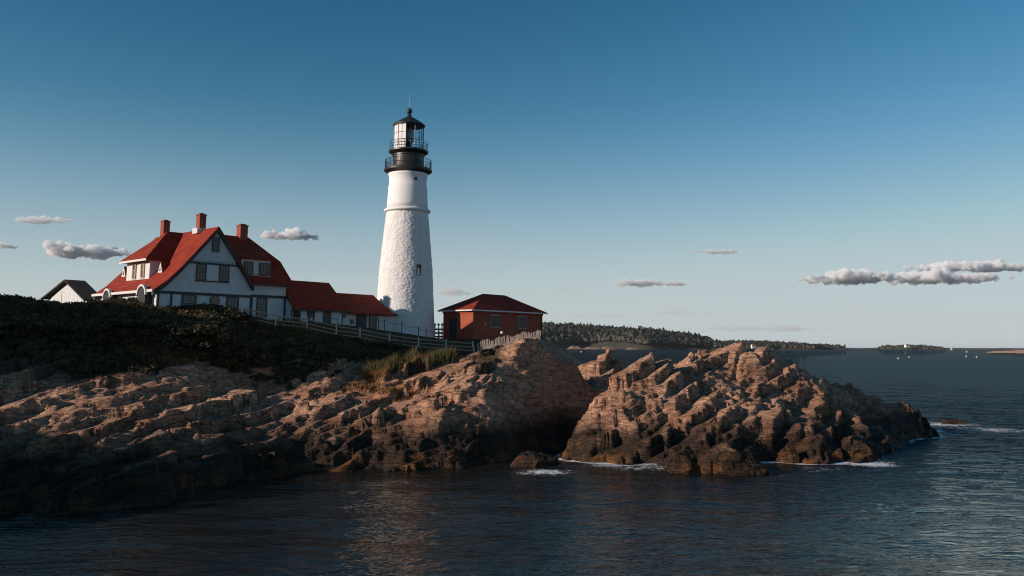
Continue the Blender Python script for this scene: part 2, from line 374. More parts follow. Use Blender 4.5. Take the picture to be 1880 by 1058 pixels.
def water_mat():
    m, nt, b = nmat('sea_water'); pos = nd(nt, 'ShaderNodeNewGeometry').outputs['Position']
    b.inputs['Base Color'].default_value = (.008, .022, .034, 1); b.inputs['Roughness'].default_value = .09
    b.inputs['IOR'].default_value = 1.333
    mp = nd(nt, 'ShaderNodeMapping', ins={'Rotation': (0, 0, R(20)), 'Scale': (.55, 1.25, 1.)}); L(nt, pos, mp.inputs[0])
    h = math_(nt, 'MULTIPLY', noise(nt, mp.outputs[0], .16, 2, .4, .4), .8)
    h = math_(nt, 'ADD', h, math_(nt, 'MULTIPLY', noise(nt, mp.outputs[0], 1.25, 3, .5, .5), .34))
    h = math_(nt, 'ADD', h, math_(nt, 'MULTIPLY', noise(nt, mp.outputs[0], 4.5, 3, .5, .3), .11))
    bump(nt, b, h, 1.0, 1.)
    at = nd(nt, 'ShaderNodeAttribute', attribute_name='foam')
    nz = noise(nt, pos, 2.0, 9, .8, 1.0)
    f = math_(nt, 'MULTIPLY', at.outputs['Fac'], 1.0)
    f = ramp(nt, math_(nt, 'ADD', math_(nt, 'MULTIPLY', f, .55), nz), ((.85, 0.), (1.0, 1.)))
    fo = nd(nt, 'ShaderNodeBsdfDiffuse', ins={'Color': (.75, .78, .8, 1)})
    bn = b.inputs['Normal'].links[0].from_socket
    gl = nd(nt, 'ShaderNodeBsdfGlossy', ins={'Color': (.84, .88, .88, 1), 'Roughness': .02}); L(nt, bn, gl.inputs['Normal'])
    gcol = gl.inputs['Color']
    df = nd(nt, 'ShaderNodeBsdfDiffuse', ins={'Color': (.012, .013, .013, 1)})
    fr = nd(nt, 'ShaderNodeFresnel', ins={'IOR': 1.333}); L(nt, bn, fr.inputs['Normal'])
    # sheltered water off the rocks is calmer and mirrors more than the open chop beyond the point
    px_ = nd(nt, 'ShaderNodeSeparateXYZ'); L(nt, pos, px_.inputs[0])
    mr = nd(nt, 'ShaderNodeMapRange', ins={'From Min': 50., 'From Max': 105., 'To Min': .52, 'To Max': .125}); open_ = math_(nt, 'ADD', px_.outputs[1], math_(nt, 'MULTIPLY', px_.outputs[0], .8)); L(nt, open_, mr.inputs[0]); cap = mr.outputs[0]
    m3 = nd(nt, 'ShaderNodeMapRange', ins={'From Min': 45., 'From Max': 115.}); L(nt, open_, m3.inputs[0])
    L(nt, mixc(nt, m3.outputs[0], (.96, .84, .72), (.66, .92, 1.)), gcol)      # reflected sky tone put into the gloss colour: warm near, blue far
    m2 = nd(nt, 'ShaderNodeMapRange', ins={'From Min': 50., 'From Max': 80., 'To Min': .42, 'To Max': 1.}); L(nt, open_, m2.inputs[0]); L(nt, m2.outputs[0], bn.node.inputs['Strength'])
    wm = nd(nt, 'ShaderNodeMixShader'); L(nt, math_(nt, 'MINIMUM', math_(nt, 'MULTIPLY', fr.outputs[0], 1.3), cap), wm.inputs[0]); L(nt, df.outputs[0], wm.inputs[1]); L(nt, gl.outputs[0], wm.inputs[2])
    mx = nd(nt, 'ShaderNodeMixShader'); L(nt, f, mx.inputs[0]); L(nt, wm.outputs[0], mx.inputs[1]); L(nt, fo.outputs[0], mx.inputs[2])
    L(nt, mx.outputs[0], nt.nodes['Material Output'].inputs[0])
water_mat()

def leaf_mat(name, cs, trans=.25):
    m, nt, b = nmat(name); pos = nd(nt, 'ShaderNodeNewGeometry').outputs['Position']
    n = noise(nt, pos, .8, 5, .7); at = nd(nt, 'ShaderNodeAttribute', attribute_name='tint')
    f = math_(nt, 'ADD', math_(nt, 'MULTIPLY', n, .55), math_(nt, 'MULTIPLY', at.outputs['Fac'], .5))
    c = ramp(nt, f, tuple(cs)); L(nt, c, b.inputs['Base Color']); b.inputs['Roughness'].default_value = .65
    t = nd(nt, 'ShaderNodeBsdfTranslucent'); L(nt, c, t.inputs[0])
    mx = nd(nt, 'ShaderNodeMixShader'); mx.inputs[0].default_value = trans
    L(nt, b.outputs[0], mx.inputs[1]); L(nt, t.outputs[0], mx.inputs[2]); L(nt, mx.outputs[0], nt.nodes['Material Output'].inputs[0])
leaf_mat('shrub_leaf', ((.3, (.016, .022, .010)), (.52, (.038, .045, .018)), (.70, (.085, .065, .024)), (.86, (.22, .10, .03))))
leaf_mat('grass_blade', ((.3, (.045, .055, .018)), (.55, (.11, .105, .035)), (.8, (.24, .17, .06))), .35)
leaf_mat('dry_blade', ((.3, (.14, .065, .02)), (.55, (.26, .12, .03)), (.8, (.38, .2, .07))), .35)
leaf_mat('far_tree', ((.3, (.010, .013, .008)), (.55, (.022, .024, .014)), (.85, (.05, .036, .022))), 0.)
simple('far_rock', (.22, .15, .11), .9, .35, .05)
simple('far_land', (.028, .028, .018), .9, .3, .02)
simple('orange_rock', (.42, .24, .15), .9, .35, .2)

# ------------------------------------------------------------------ object helpers
def mesh_from(name, V, Fc, mat, parent=None, smooth=False):
    me = bpy.data.meshes.new(name)
    if isinstance(V, np.ndarray) and isinstance(Fc, np.ndarray):
        k = Fc.shape[1]
        me.vertices.add(len(V)); me.vertices.foreach_set('co', V.astype(np.float32).ravel())
        me.loops.add(Fc.size); me.loops.foreach_set('vertex_index', Fc.astype(np.int32).ravel())
        me.polygons.add(len(Fc)); me.polygons.foreach_set('loop_start', np.arange(0, Fc.size, k, dtype=np.int32))
        me.update(calc_edges=True)
    else:
        me.from_pydata([tuple(map(float, v)) for v in V], [], [tuple(int(i) for i in f) for f in Fc]); me.update()
    if mat: me.materials.append(MATS[mat])
    if smooth: me.polygons.foreach_set('use_smooth', [True] * len(me.polygons))
    o = bpy.data.objects.new(name, me); COL.objects.link(o)
    if parent: o.parent = parent
    return o
def tag(o, label=None, cat=None, group=None, kind=None):
    for k, v in (('label', label), ('category', cat), ('group', group), ('kind', kind)):
        if v: o[k] = v
    return o
class Bld:
    """collects solids, then links them as one mesh"""
    def __init__(s): s.V = []; s.F = []
    def add(s, V, Fc):
        n = len(s.V); s.V += [tuple(v) for v in V]; s.F += [tuple(i + n for i in f) for f in Fc]; return s
    def box(s, x0, x1, y0, y1, z0, z1):
        x0, x1 = sorted((x0, x1)); y0, y1 = sorted((y0, y1)); z0, z1 = sorted((z0, z1))
        return s.add([(x0,y0,z0),(x1,y0,z0),(x1,y1,z0),(x0,y1,z0),(x0,y0,z1),(x1,y0,z1),(x1,y1,z1),(x0,y1,z1)],
                     [(0,3,2,1),(4,5,6,7),(0,1,5,4),(1,2,6,5),(2,3,7,6),(3,0,4,7)])
    def prism_v(s, poly, v0, v1):       # polygon in (u,z), extruded along v
        n = len(poly); V = [(u, v0, z) for u, z in poly] + [(u, v1, z) for u, z in poly]
        return s.add(V, [tuple(range(n)), tuple(range(2*n-1, n-1, -1))] + [((i+1) % n, i, i+n, (i+1) % n+n) for i in range(n)])
    def prism_u(s, poly, u0, u1):       # polygon in (v,z), extruded along u
        n = len(poly); V = [(u0, v, z) for v, z in poly] + [(u1, v, z) for v, z in poly]
        return s.add(V, [tuple(range(n-1, -1, -1)), tuple(range(n, 2*n))] + [(i, (i+1) % n, (i+1) % n+n, i+n) for i in range(n)])
    def tube(s, a, b, r, n=8, r2=None):
        a = Vector(a); b = Vector(b); d = (b - a).normalized(); r2 = r if r2 is None else r2
        x = d.orthogonal().normalized(); y = d.cross(x)
        V = [a + (x*math.cos(2*math.pi*i/n) + y*math.sin(2*math.pi*i/n))*r for i in range(n)] + [b + (x*math.cos(2*math.pi*i/n) + y*math.sin(2*math.pi*i/n))*r2 for i in range(n)]
        return s.add(V, [tuple(range(n-1,-1,-1)), tuple(range(n,2*n))] + [(i,(i+1)%n,(i+1)%n+n,i+n) for i in range(n)])
    def lathe(s, prof, n=48, c=(0, 0), a0=0):
        V = []; Fc = []
        for r, z in prof:
            V += [(c[0] + r*math.cos(a0+2*math.pi*i/n), c[1] + r*math.sin(a0+2*math.pi*i/n), z) for i in range(n)]
        for k in range(len(prof)-1):
            for i in range(n): Fc.append((k*n+i, k*n+(i+1)%n, (k+1)*n+(i+1)%n, (k+1)*n+i))
        Fc.append(tuple(range(n-1,-1,-1))); Fc.append(tuple((len(prof)-1)*n+i for i in range(n)))
        return s.add(V, Fc)
    def ring(s, r, z, t, n=48, c=(0, 0)):
        m = 6; V = []; Fc = []
        for i in range(n):
            a = 2*math.pi*i/n
            for j in range(m):
                b = 2*math.pi*j/m; V.append((c[0]+(r+t*math.cos(b))*math.cos(a), c[1]+(r+t*math.cos(b))*math.sin(a), z+t*math.sin(b)))
        for i in range(n):
            for j in range(m): Fc.append((i*m+j, ((i+1)%n)*m+j, ((i+1)%n)*m+(j+1)%m, i*m+(j+1)%m))
        return s.add(V, Fc)
    def solid(s, V, Fc): return s.add(V, Fc)

class Thing:
    def __init__(s, name, base, label, cat, o=TOW, ang=ANG, group=None):
        s.b = base; e = bpy.data.objects.new(name, None); COL.objects.link(e); s.e = e
        c, d = math.cos(ang), math.sin(ang)
        e.location = (o[0] + c*base[0] - d*base[1], o[1] + d*base[0] + c*base[1], base[2]); e.rotation_euler = (0, 0, ang)
        e.empty_display_size = .3; tag(e, label, cat, group)
    def part(s, name, bld, mat, parent=None, smooth=False, label=None):
        V = [(v[0]-s.b[0], v[1]-s.b[1], v[2]-s.b[2]) for v in bld.V]
        o = mesh_from(name, V, bld.F, mat, parent or s.e, smooth)
        if label: o['label'] = label
        return o
def slab(prof, th, v0, v1):
    """roof skin: outer profile (u,z) left to right, thickness down, extruded along v"""
    inner = [(u, z - th) for u, z in reversed(prof)]
    b = Bld(); n = len(prof)
    for i in range(n-1):
        (a, za), (c, zc) = prof[i], prof[i+1]
        b.prism_v([(a, za - th), (c, zc - th), (c, zc), (a, za)], v0, v1)
    return b
def window_v(t, u0, u1, z0, z1, v, rows=2, cols=2, fr='window_frame', glass='window_glass', fw=.07, name='window', blind=None):
    """window in a wall whose outer face is the plane v (outside towards -v)"""
    b = Bld()
    b.box(u0-fw, u0, v-.07, v+.05, z0-fw, z1+fw).box(u1, u1+fw, v-.07, v+.05, z0-fw, z1+fw)
    b.box(u0, u1, v-.07, v+.05, z1, z1+fw).box(u0, u1, v-.09, v+.05, z0-fw, z0)
    zm = (z0+z1)/2
    if rows > 1: b.box(u0, u1, v-.055, v-.015, zm-.03, zm+.03)
    o = t.part(name, b, fr)
    g = Bld().box(u0, u1, v-.03, v+.02, z0, z1); t.part('pane', g, glass, o)
    m = Bld()
    for k in range(1, cols+1):
        x = u0 + (u1-u0)*k/(cols+1); m.box(x-.009, x+.009, v-.05, v-.028, z0, z1)
    for k in (1, 2):
        for za, zb in ((z0, zm-.03), (zm+.03, z1)):
            z = za + (zb-za)*k/3; m.box(u0, u1, v-.043, v-.027, z-.01, z+.01)
    if cols: t.part('muntin', m, 'window_frame', o)
    return o

# ------------------------------------------------------------------ land and sea meshes
def axis(a, b, step, lo, hi, grow=1.12):
    mid = list(np.arange(a, b, step)); s = step; x = a
    left = []
    while x > lo: s *= grow; x -= s; left.append(x)
    s = step; x = mid[-1]; right = []
    while x < hi: s *= grow; x += s; right.append(x)
    return np.array(left[::-1] + mid + right)
def grid(name, xs, ys, hf, mat, displace=None, smooth=False):
    X, Y = np.meshgrid(xs, ys); Z = hf(X, Y)
    if displace: X2, Y2, Z2 = displace(X, Y, Z)
    else: X2, Y2, Z2 = X, Y, Z
    V = np.stack([X2.ravel(), Y2.ravel(), Z2.ravel()], 1)
    ny, nx = X.shape; i = np.arange((ny-1)*nx).reshape(ny-1, nx)[:, :-1].ravel()
    Fc = np.stack([i, i+1, i+nx+1, i+nx], 1)
    o = mesh_from(name, V, Fc, mat, smooth=smooth); return o, X, Y, Z, V
def cliffshift(amp, seed, mask=None):
    def f(X, Y, Z):
        gy, gx = np.gradient(Z); g = np.hypot(gx, gy); st = sstep(.08, .3, g)
        q = Z * 1.1 + .15 * X
        a = fbm(X*.5, Y*.5, q, o=3, s=seed)
        f1, f2, rx, ry, h = cells(X*.9 + Y*.35 + .3*a, Z*1.1 + .3*X + .3*a, seed+9)
        d = (.35*a + .5*(h[0]-.5) + .25*(h[1]-.5)*rx) * amp * st
        k = 1. if mask is None else mask(X, Y)
        n = np.maximum(g, 1e-6)
        return X - k*d*gx/n, Y - k*d*gy/n, Z
    return f
xs = axis(-46, 13, .125, -400, 60); ys = axis(39, 84, .125, -200, 400)
o, HX, HY, HZg, HVt = grid('headland', xs, ys, Hh, 'headland_rock', cliffshift(.25, 61, lambda X, Y: (1-plateau(X, Y))*sstep(-60, -50, X)))
tag(o, kind='structure')
b_ = head_base(HX, HY); pl = plateau(HX, HY)
turf = np.clip(pl + sstep(0., 1.5, b_ + 1.1*fbm(HX*.25, HY*.25, o=3, s=5) - 5.9 + .9*(1-sstep(-34, -24, HX)))*.95 + (1-sstep(30, 38, HY)) + (1-sstep(-62, -50, HX)), 0, 1) * sstep(2.5, 4, HZg)
turf *= (1 - sstep(-2.5, 0, HX)*(1-pl)) * (1 - sstep(1.5, 3.5, HX)*sstep(45, 55, HY))
at = o.data.attributes.new('turf', 'FLOAT', 'POINT'); at.data.foreach_set('value', turf.astype(np.float32).ravel())

xs2 = axis(1.5, 46, .12, -3, 56, 1.15); ys2 = axis(50, 84, .12, 44, 98, 1.15)
xs2 = xs2[(xs2 > .3) & (xs2 < 54)]; ys2 = ys2[(ys2 > 47) & (ys2 < 96)]
o, *_ = grid('rock_outcrop', xs2, ys2, Ho, 'outcrop_rock', cliffshift(.3, 161)); tag(o, kind='structure')

# sea
xw = axis(-50, 90, .4, -26000, 26000, 1.16); yw = axis(24, 130, .4, -3000, 40000, 1.14)
def sea(X, Y):
    fade = np.exp(-(np.hypot(X, Y)/220)**2)
    a = fbm(X*.18+Y*.05, Y*.36, o=3, s=900)*.12 + fbm(X*.7, Y*1.3, o=2, s=930)*.04
    return a*fade
o, X, Y, Z, V = grid('sea', xw, yw, sea, 'sea_water', smooth=True); tag(o, kind='structure')
near = (X > -50) & (X < 60) & (Y > 25) & (Y < 110)
fo = np.zeros_like(X)
fo[near] = np.exp(-(np.maximum(0, -out_base(X[near], Y[near]) - .1)/.75)**1.3) * (.75 + .9*fbm(X[near]*.16, Y[near]*.16, o=2, s=41))
hb = head_base(X[near], Y[near])
fo[near] = np.maximum(fo[near], .35*np.exp(-(np.maximum(0, -hb)/.35)**1.3)*sstep(-8, 0, X[near]))
for px, py, rad, a in ((1000,868,2.,.85), (1735,779,4.,.85), (1770,786,3.5,.6), (1700,796,4,.75), (1130,856,2.5,.8), (1590,851,2.5,.95), (1415,846,1.6,1.1), (1190,860,3,.7), (1500,862,3.,.6), (1820,790,5,.75), (620,908,.8,.5)):
    c = atZ(px, py); fo = np.maximum(fo, a*np.exp(-(((X-c[0])**2/2.2 + (Y-c[1])**2)/rad**2)))
at = o.data.attributes.new('foam', 'FLOAT', 'POINT'); at.data.foreach_set('value', np.clip(fo, 0, 1.2).astype(np.float32).ravel())

# boulders at the waterline, each a rock of its own
def boulder(px, py, w, d, h, rz, seed, label, zc=.25):
    import bmesh
    bm = bmesh.new(); bmesh.ops.create_icosphere(bm, subdivisions=6, radius=1.)
    P = np.array([v.co[:] for v in bm.verts]); bm.verts.index_update(); Fc = np.array([[v.index for v in f.verts] for f in bm.faces]); bm.free()
    r = np.random.default_rng(seed)
    # chip the ball with random planes for flat faces
    for k in range(26):
        n = r.normal(size=3); n /= np.linalg.norm(n); dd = r.uniform(.62, .92); t = P@n; P = P - np.maximum(0, t-dd)[:, None]*n
    q = P*3.0; P = P*(1 + .05*fbm(q[:,0], q[:,1], q[:,2], o=5, s=seed)[:, None])
    P *= np.array([w/2, d/2, h])*1.25
    f1, f2, rx, ry, hh = cells(P[:,0]*1.5, P[:,2]*1.5+P[:,1], seed); P[:,1] -= .22*(hh[0]-.5); P[:,2] += .2*(hh[1]-.5)
    c, s = math.cos(rz), math.sin(rz); P = np.stack([P[:,0]*c-P[:,1]*s, P[:,0]*s+P[:,1]*c, P[:,2]], 1)
    o = mesh_from('boulder', P, Fc, 'outcrop_rock'); a = atZ(px, py); o.location = (a[0], a[1]+d*.35, zc)
    tag(o, label, 'rock', 'boulders standing in the water'); return o
boulder(978, 858, 3.2, 2.0, .95, R(10), 11, 'low dark rock in the water off the cove mouth, alone left of the outcrop', .0)
boulder(1258, 870, 2.3, 1.8, 1.3, R(-20), 12, 'small dark rock with an orange foot, just left of the broad rock below the outcrop', .1)
boulder(1347, 874, 3.9, 2.6, 1.6, R(-12), 13, 'broad rounded rock with a sunlit orange front at the foot of the outcrop', .1)
boulder(1586, 846, 2.3, 1.9, 1.35, R(5), 14, 'square orange rock with white foam below at the right part of the outcrop', .3)
boulder(1455, 850, 1.6, 1.4, .9, R(30), 15, 'small ochre rock beside the foamy inlet of the outcrop', .1)
boulder(1752, 779, 2.2, 1.3, .55, R(0), 16, 'flat wet rock washed by foam beyond the tip of the outcrop', .0)

# ------------------------------------------------------------------ keeper's house
def house():
    t = Thing('keepers_house', (-22, -1, 10.), 'large white clapboard house with red shingle roofs and three brick chimneys on the hill', 'house')
    prof = [(-27.6, 12.3), (-26.6, 13.02), (-25.4, 14.25), (-22.25, 17.95), (-19.9, 14.9), (-18.62, 13.1)]
    w = Bld().prism_v([(-27.15, 9.6), (-18.67, 9.6), (-18.67, 13.0), (-19.95, 14.68), (-22.25, 17.66), (-25.4, 13.98), (-26.55, 12.85), (-27.15, 12.4)], -1.0, 9.9)
    w.box(-18.67, -15.05, -.8, 5.2, 9.6, 13.5)
    t.part('wall', w, 'clapboard')
    roof = t.part('roof', slab(prof, .17, -1.42, 10.3), 'red_shingle')
    # rake boards and eave trim
    for v0, v1 in ((-1.4, -1.003), (9.903, 10.28)):
        rk = Bld()
        for i in range(len(prof)-1):
            (a, za), (c, zc) = prof[i], prof[i+1]
            rk.prism_v([(a, za-.46), (c, zc-.46), (c, zc-.172), (a, za-.172)], v0, v1)
        t.part('rake_board', rk, 'dark_trim', roof)
    t.part('eave_trim', Bld().box(-27.75, -27.603, -1.42, 10.3, 12.1, 12.31), 'white_trim', roof)
    rb = Bld()
    E = [(-18.7,-1.35,13.5),(-14.62,-1.35,13.5),(-14.62,5.75,13.5),(-18.7,5.75,13.5)]
    K = [(-20.5,-.05,15.55),(-15.25,-.05,15.55),(-15.25,4.45,15.55),(-20.5,4.45,15.55)]
    Rg = [(-22.2,2.2,17.78),(-17.3,2.2,17.78)]
    lo = [(x, y, 13.36) for x, y, z in E]
    rb.solid(E+K+Rg+lo, [(0,1,5,4),(1,2,6,5),(2,3,7,6),(4,5,9,8),(5,6,9),(6,7,8,9),(10,13,12,11),(10,11,1,0),(11,12,2,1),(12,13,3,2),(13,10,0,3),(0,4,8,7,3)])
    t.part('side_roof', rb, 'red_shingle')
    t.part('eave_trim', Bld().box(-18.6, -14.75, -1.33, -.803, 13.2, 13.357), 'dark_trim')
    # pediment with scalloped foot
    ped = Bld().prism_v([(-24.72, 14.92), (-19.78, 14.98), (-22.25, 17.55)], -1.14, -1.003)
    x = -24.65
    while x < -19.95:
        ped.box(x, x+.11, -1.137, -1.006, 14.80, 14.95); x += .2
    t.part('pediment', ped, 'pediment_shingle')
    t.part('pediment_band', Bld().box(-24.6, -19.7, -1.09, -1.004, 14.66, 14.79), 'dark_trim')
    bc = Bld().box(-27.1, -18.6, -1.08, -1.003, 12.02, 12.24).box(-18.597, -14.98, -.88, -.803, 12.10, 12.34)
    t.part('belt_course', bc, 'dark_trim')
    for u in (-27.1, -26.0, -18.78): t.part('corner_board', Bld().box(u, u+.16, -1.06, -1.003, 9.6, 12.02), 'dark_trim')
    for u in (-18.55, -15.2): t.part('corner_board', Bld().box(u, u+.16, -.86, -.803, 9.6, 12.10), 'dark_trim')
    # windows: each its own part
    window_v(t, -23.83, -23.1, 13.36, 14.58, -1.02); window_v(t, -21.75, -20.97, 13.36, 14.58, -1.02)
    t.part('window_band', Bld().box(-23.97, -20.83, -1.075, -1.003, 14.66, 14.72).box(-23.97, -20.83, -1.075, -1.003, 13.2, 13.28), 'dark_trim') if False else t.part('window_sill', Bld().box(-23.97, -20.83, -1.12, -1.003, 13.19, 13.275), 'dark_trim')
    t.part('white_panel', Bld().box(-22.98, -21.87, -1.06, -1.003, 13.36, 14.56), 'clapboard')
    window_v(t, -22.6, -22.08, 15.82, 16.95, -1.15)
    window_v(t, -24.9, -23.9, 10.6, 11.95, -1.02, fw=.14, glass='pale_pane'); window_v(t, -20.88, -20.0, 10.62, 11.9, -1.02, fw=.14, glass='pale_pane')
    window_v(t, -17.85, -17.08, 10.45, 11.98, -.82, fw=.14, glass='pale_pane')
    rw = Bld(); n = 28
    for r, v0, v1 in ((.46, -1.07, -1.003),):
        V = [(-22.11+r*math.cos(2*math.pi*i/n), v0, 11.62+r*math.sin(2*math.pi*i/n)) for i in range(n)]
        V += [(p[0], v1, p[2]) for p in V]; rw.solid(V, [tuple(range(n)), tuple(range(2*n-1,n-1,-1))]+[((i+1)%n,i,i+n,(i+1)%n+n) for i in range(n)])
    o = t.part('round_window', rw, 'window_frame')
    g = Bld(); V = [(-22.11+.36*math.cos(2*math.pi*i/n), -1.09, 11.62+.36*math.sin(2*math.pi*i/n)) for i in range(n)]; V += [(p[0], -1.06, p[2]) for p in V]
    g.solid(V, [tuple(range(n)), tuple(range(2*n-1,n-1,-1))]+[((i+1)%n,i,i+n,(i+1)%n+n) for i in range(n)]); t.part('pane', g, 'window_glass', o)
    # front dormer on the side roof
    d = t.part('dormer', Bld().box(-19.75, -16.86, -.97, 1.4, 13.9, 15.42), 'clapboard')
    t.part('dormer_roof', Bld().prism_u([(-1.22, 15.40), (1.3, 16.75), (1.3, 16.92), (-1.22, 15.54)], -20.15, -16.7), 'red_shingle', d)
    t.part('sill_board', Bld().box(-19.2, -16.83, -1.04, -1.003, 13.86, 14.02), 'white_trim', d)
    window_v(t, -17.9, -17.05, 14.2, 15.12, -1.02, fw=.08); window_v(t, -19.4, -18.7, 14.1, 15.12, -1.02, fw=.08)
    # big hipped dormer on the sunlit slope
    d = t.part('dormer', Bld().box(-26.2, -22.6, 2.6, 7.0, 13.2, 15.02), 'white_trim')
    rd = Bld()
    a = [(-26.72,2.25,15.12),(-26.72,7.4,15.12),(-22.3,7.4,15.12),(-22.3,2.25,15.12),(-23.75,4.83,17.9),(-22.3,4.83,17.9)]
    lo = [(x, y, 14.98) for x, y, z in a[:4]]
    mid1 = (-25.45, 3.35, 16.05); 
    rd.solid(a+lo, [(0,4,1),(1,4,5,2),(0,3,5,4),(6,7,8,9),(0,1,7,6),(1,2,8,7),(2,5,3,9,8),(3,0,6,9)])
    t.part('dormer_roof', rd, 'red_shingle', d)
    t.part('fascia', Bld().box(-26.74, -26.70, 2.23, 7.42, 14.92, 15.10), 'white_trim', d)
    for v in (3.55, 5.15):
        o = t.part('window', Bld().box(-26.29, -26.203, v-.08, v+.08, 13.52, 14.85).box(-26.29,-26.203,v+.45,v+.61,13.52,14.85).box(-26.29,-26.203,v+.08,v+.45,14.76,14.85).box(-26.29,-26.203,v+.08,v+.45,13.52,13.6).box(-26.27,-26.203,v+.08,v+.45,14.2,14.26), 'curtain')
        t.part('pane', Bld().box(-26.24, -26.204, v+.08, v+.45, 13.6, 14.76), 'shutter_brown', o)
    # small triangular roof vents
    for v in (1.55, 8.6):
        vb = Bld(); V = [(-25.75,v-.42,13.95),(-25.75,v+.42,13.95),(-25.75,v,14.85),(-24.3,v-.42,15.0),(-24.3,v+.42,15.0),(-24.7,v,14.85)]
        vb.solid([V[0],V[1],V[2],(-24.6,v-.42,13.9),(-24.6,v+.42,13.9),(-24.5,v,14.85)], [(0,2,1),(0,1,4,3),(1,2,5,4),(2,0,3,5),(3,4,5)])
        o = t.part('roof_vent', vb, 'red_shingle')
        f = Bld(); f.solid([(-25.79,v-.40,13.9),(-25.79,v+.40,13.9),(-25.79,v,14.78),(-25.752,v-.40,13.9),(-25.752,v+.40,13.9),(-25.752,v,14.78)], [(0,2,1),(3,4,5),(0,1,4,3),(1,2,5,4),(2,0,3,5)])
        t.part('vent_face', f, 'white_trim', o)
        f = Bld(); f.solid([(-25.81,v-.13,14.05),(-25.81,v+.13,14.05),(-25.81,v,14.42),(-25.792,v-.13,14.05),(-25.792,v+.13,14.05),(-25.792,v,14.42)], [(0,2,1),(3,4,5),(0,1,4,3),(1,2,5,4),(2,0,3,5)])
        t.part('louvre', f, 'interior_dark', o)
    # arched eyebrows over the porch on the eave side
    for v, r in ((.35, .70), (7.0, .62)):
        ab = Bld(); n = 14
        for i in range(n):
            a0, a1 = math.pi*i/n, math.pi*(i+1)/n
            ab.prism_u([(v+r*math.cos(a0), 11.9+r*math.sin(a0)), (v+(r+.16)*math.cos(a0), 11.9+(r+.16)*math.sin(a0)), (v+(r+.16)*math.cos(a1), 11.9+(r+.16)*math.sin(a1)), (v+r*math.cos(a1), 11.9+r*math.sin(a1))], -27.85, -27.62)
        o = t.part('porch_arch', ab, 'white_trim')
        op = Bld(); n = 14; poly = [(v+r*.98*math.cos(math.pi*i/n), 11.9+r*.98*math.sin(math.pi*i/n)) for i in range(n+1)] + [(v-r*.98, 9.9), (v+r*.98, 9.9)]
        op.prism_u(poly, -27.78, -27.2); t.part('opening', op, 'interior_dark', o)
    # chimneys
    for nm, u0, u1, v0, v1, zb, zt in (('a', -22.55, -21.95, 8.2, 8.85, 17.2, 19.35), ('b', -22.55, -21.95, 1.45, 2.1, 17.2, 19.3), ('c', -18.35, -17.6, 1.85, 2.55, 17.2, 18.85)):
        c = Bld().box(u0, u1, v0, v1, zb, zt-.12).box(u0-.04, u1+.04, v0-.04, v1+.04, zt-.118, zt)
        o = t.part('chimney', c, 'chimney_brick')
        if nm == 'b': t.part('flashing', Bld().box(u0-.25, u1+.1, v0-.12, v1+.1, 17.55, 18.02), 'lead_flashing', o)
        t.part('flue', Bld().box(u0+.12, u1-.12, v0+.12, v1-.12, zt+.002, zt+.1), 'interior_dark', o)
house()

def wing1():
    t = Thing('long_wing', (-12, -1.5, 9.4), 'long low white wing with dark roof joining the big house, left of the smaller wing', 'outbuilding')
    t.part('wall', Bld().prism_u([(-1.7, 8.9), (3.7, 8.9), (3.7, 11.4), (1., 13.6), (-1.7, 11.35)], -15.02, -9.25), 'clapboard')
    r = Bld()
    pf = [(-2.15, 11.28), (-1.5, 11.95), (1.0, 14.0), (3.5, 11.95), (4.1, 11.3)]
    for (a, za), (c, zc) in zip(pf, pf[1:]): r.prism_u([(a, za-.16), (c, zc-.16), (c, zc), (a, za)], -15.0, -9.02)
    t.part('roof', r, 'red_shingle')
    t.part('eave_trim', Bld().box(-15.0, -9.0, -2.17, -1.703, 11.05, 11.16), 'dark_trim')
    o = t.part('doorway', Bld().box(-14.8, -14.0, -1.76, -1.703, 8.95, 11.04), 'door_paint'); t.part('door', Bld().box(-14.7, -14.1, -1.79, -1.762, 8.95, 10.95), 'interior_dark', o)
    o = t.part('door_frame', Bld().box(-13.28, -12.45, -1.76, -1.703, 8.95, 11.04), 'window_frame'); t.part('door', Bld().box(-13.15, -12.58, -1.79, -1.762, 8.95, 10.9), 'door_paint', o)
    t.part('wall_lamp', Bld().box(-12.95, -12.8, -1.9, -1.8, 10.25, 10.45), 'white_post')
    window_v(t, -11.4, -10.75, 9.75, 10.95, -1.72, fw=.1, glass='shutter_brown')
    t.part('corner_board', Bld().box(-9.36, -9.26, -1.75, -1.703, 8.95, 11.04), 'dark_trim'); t.part('corner_board', Bld().box(-15.0, -14.88, -1.75, -1.703, 8.95, 11.04), 'dark_trim')
wing1()
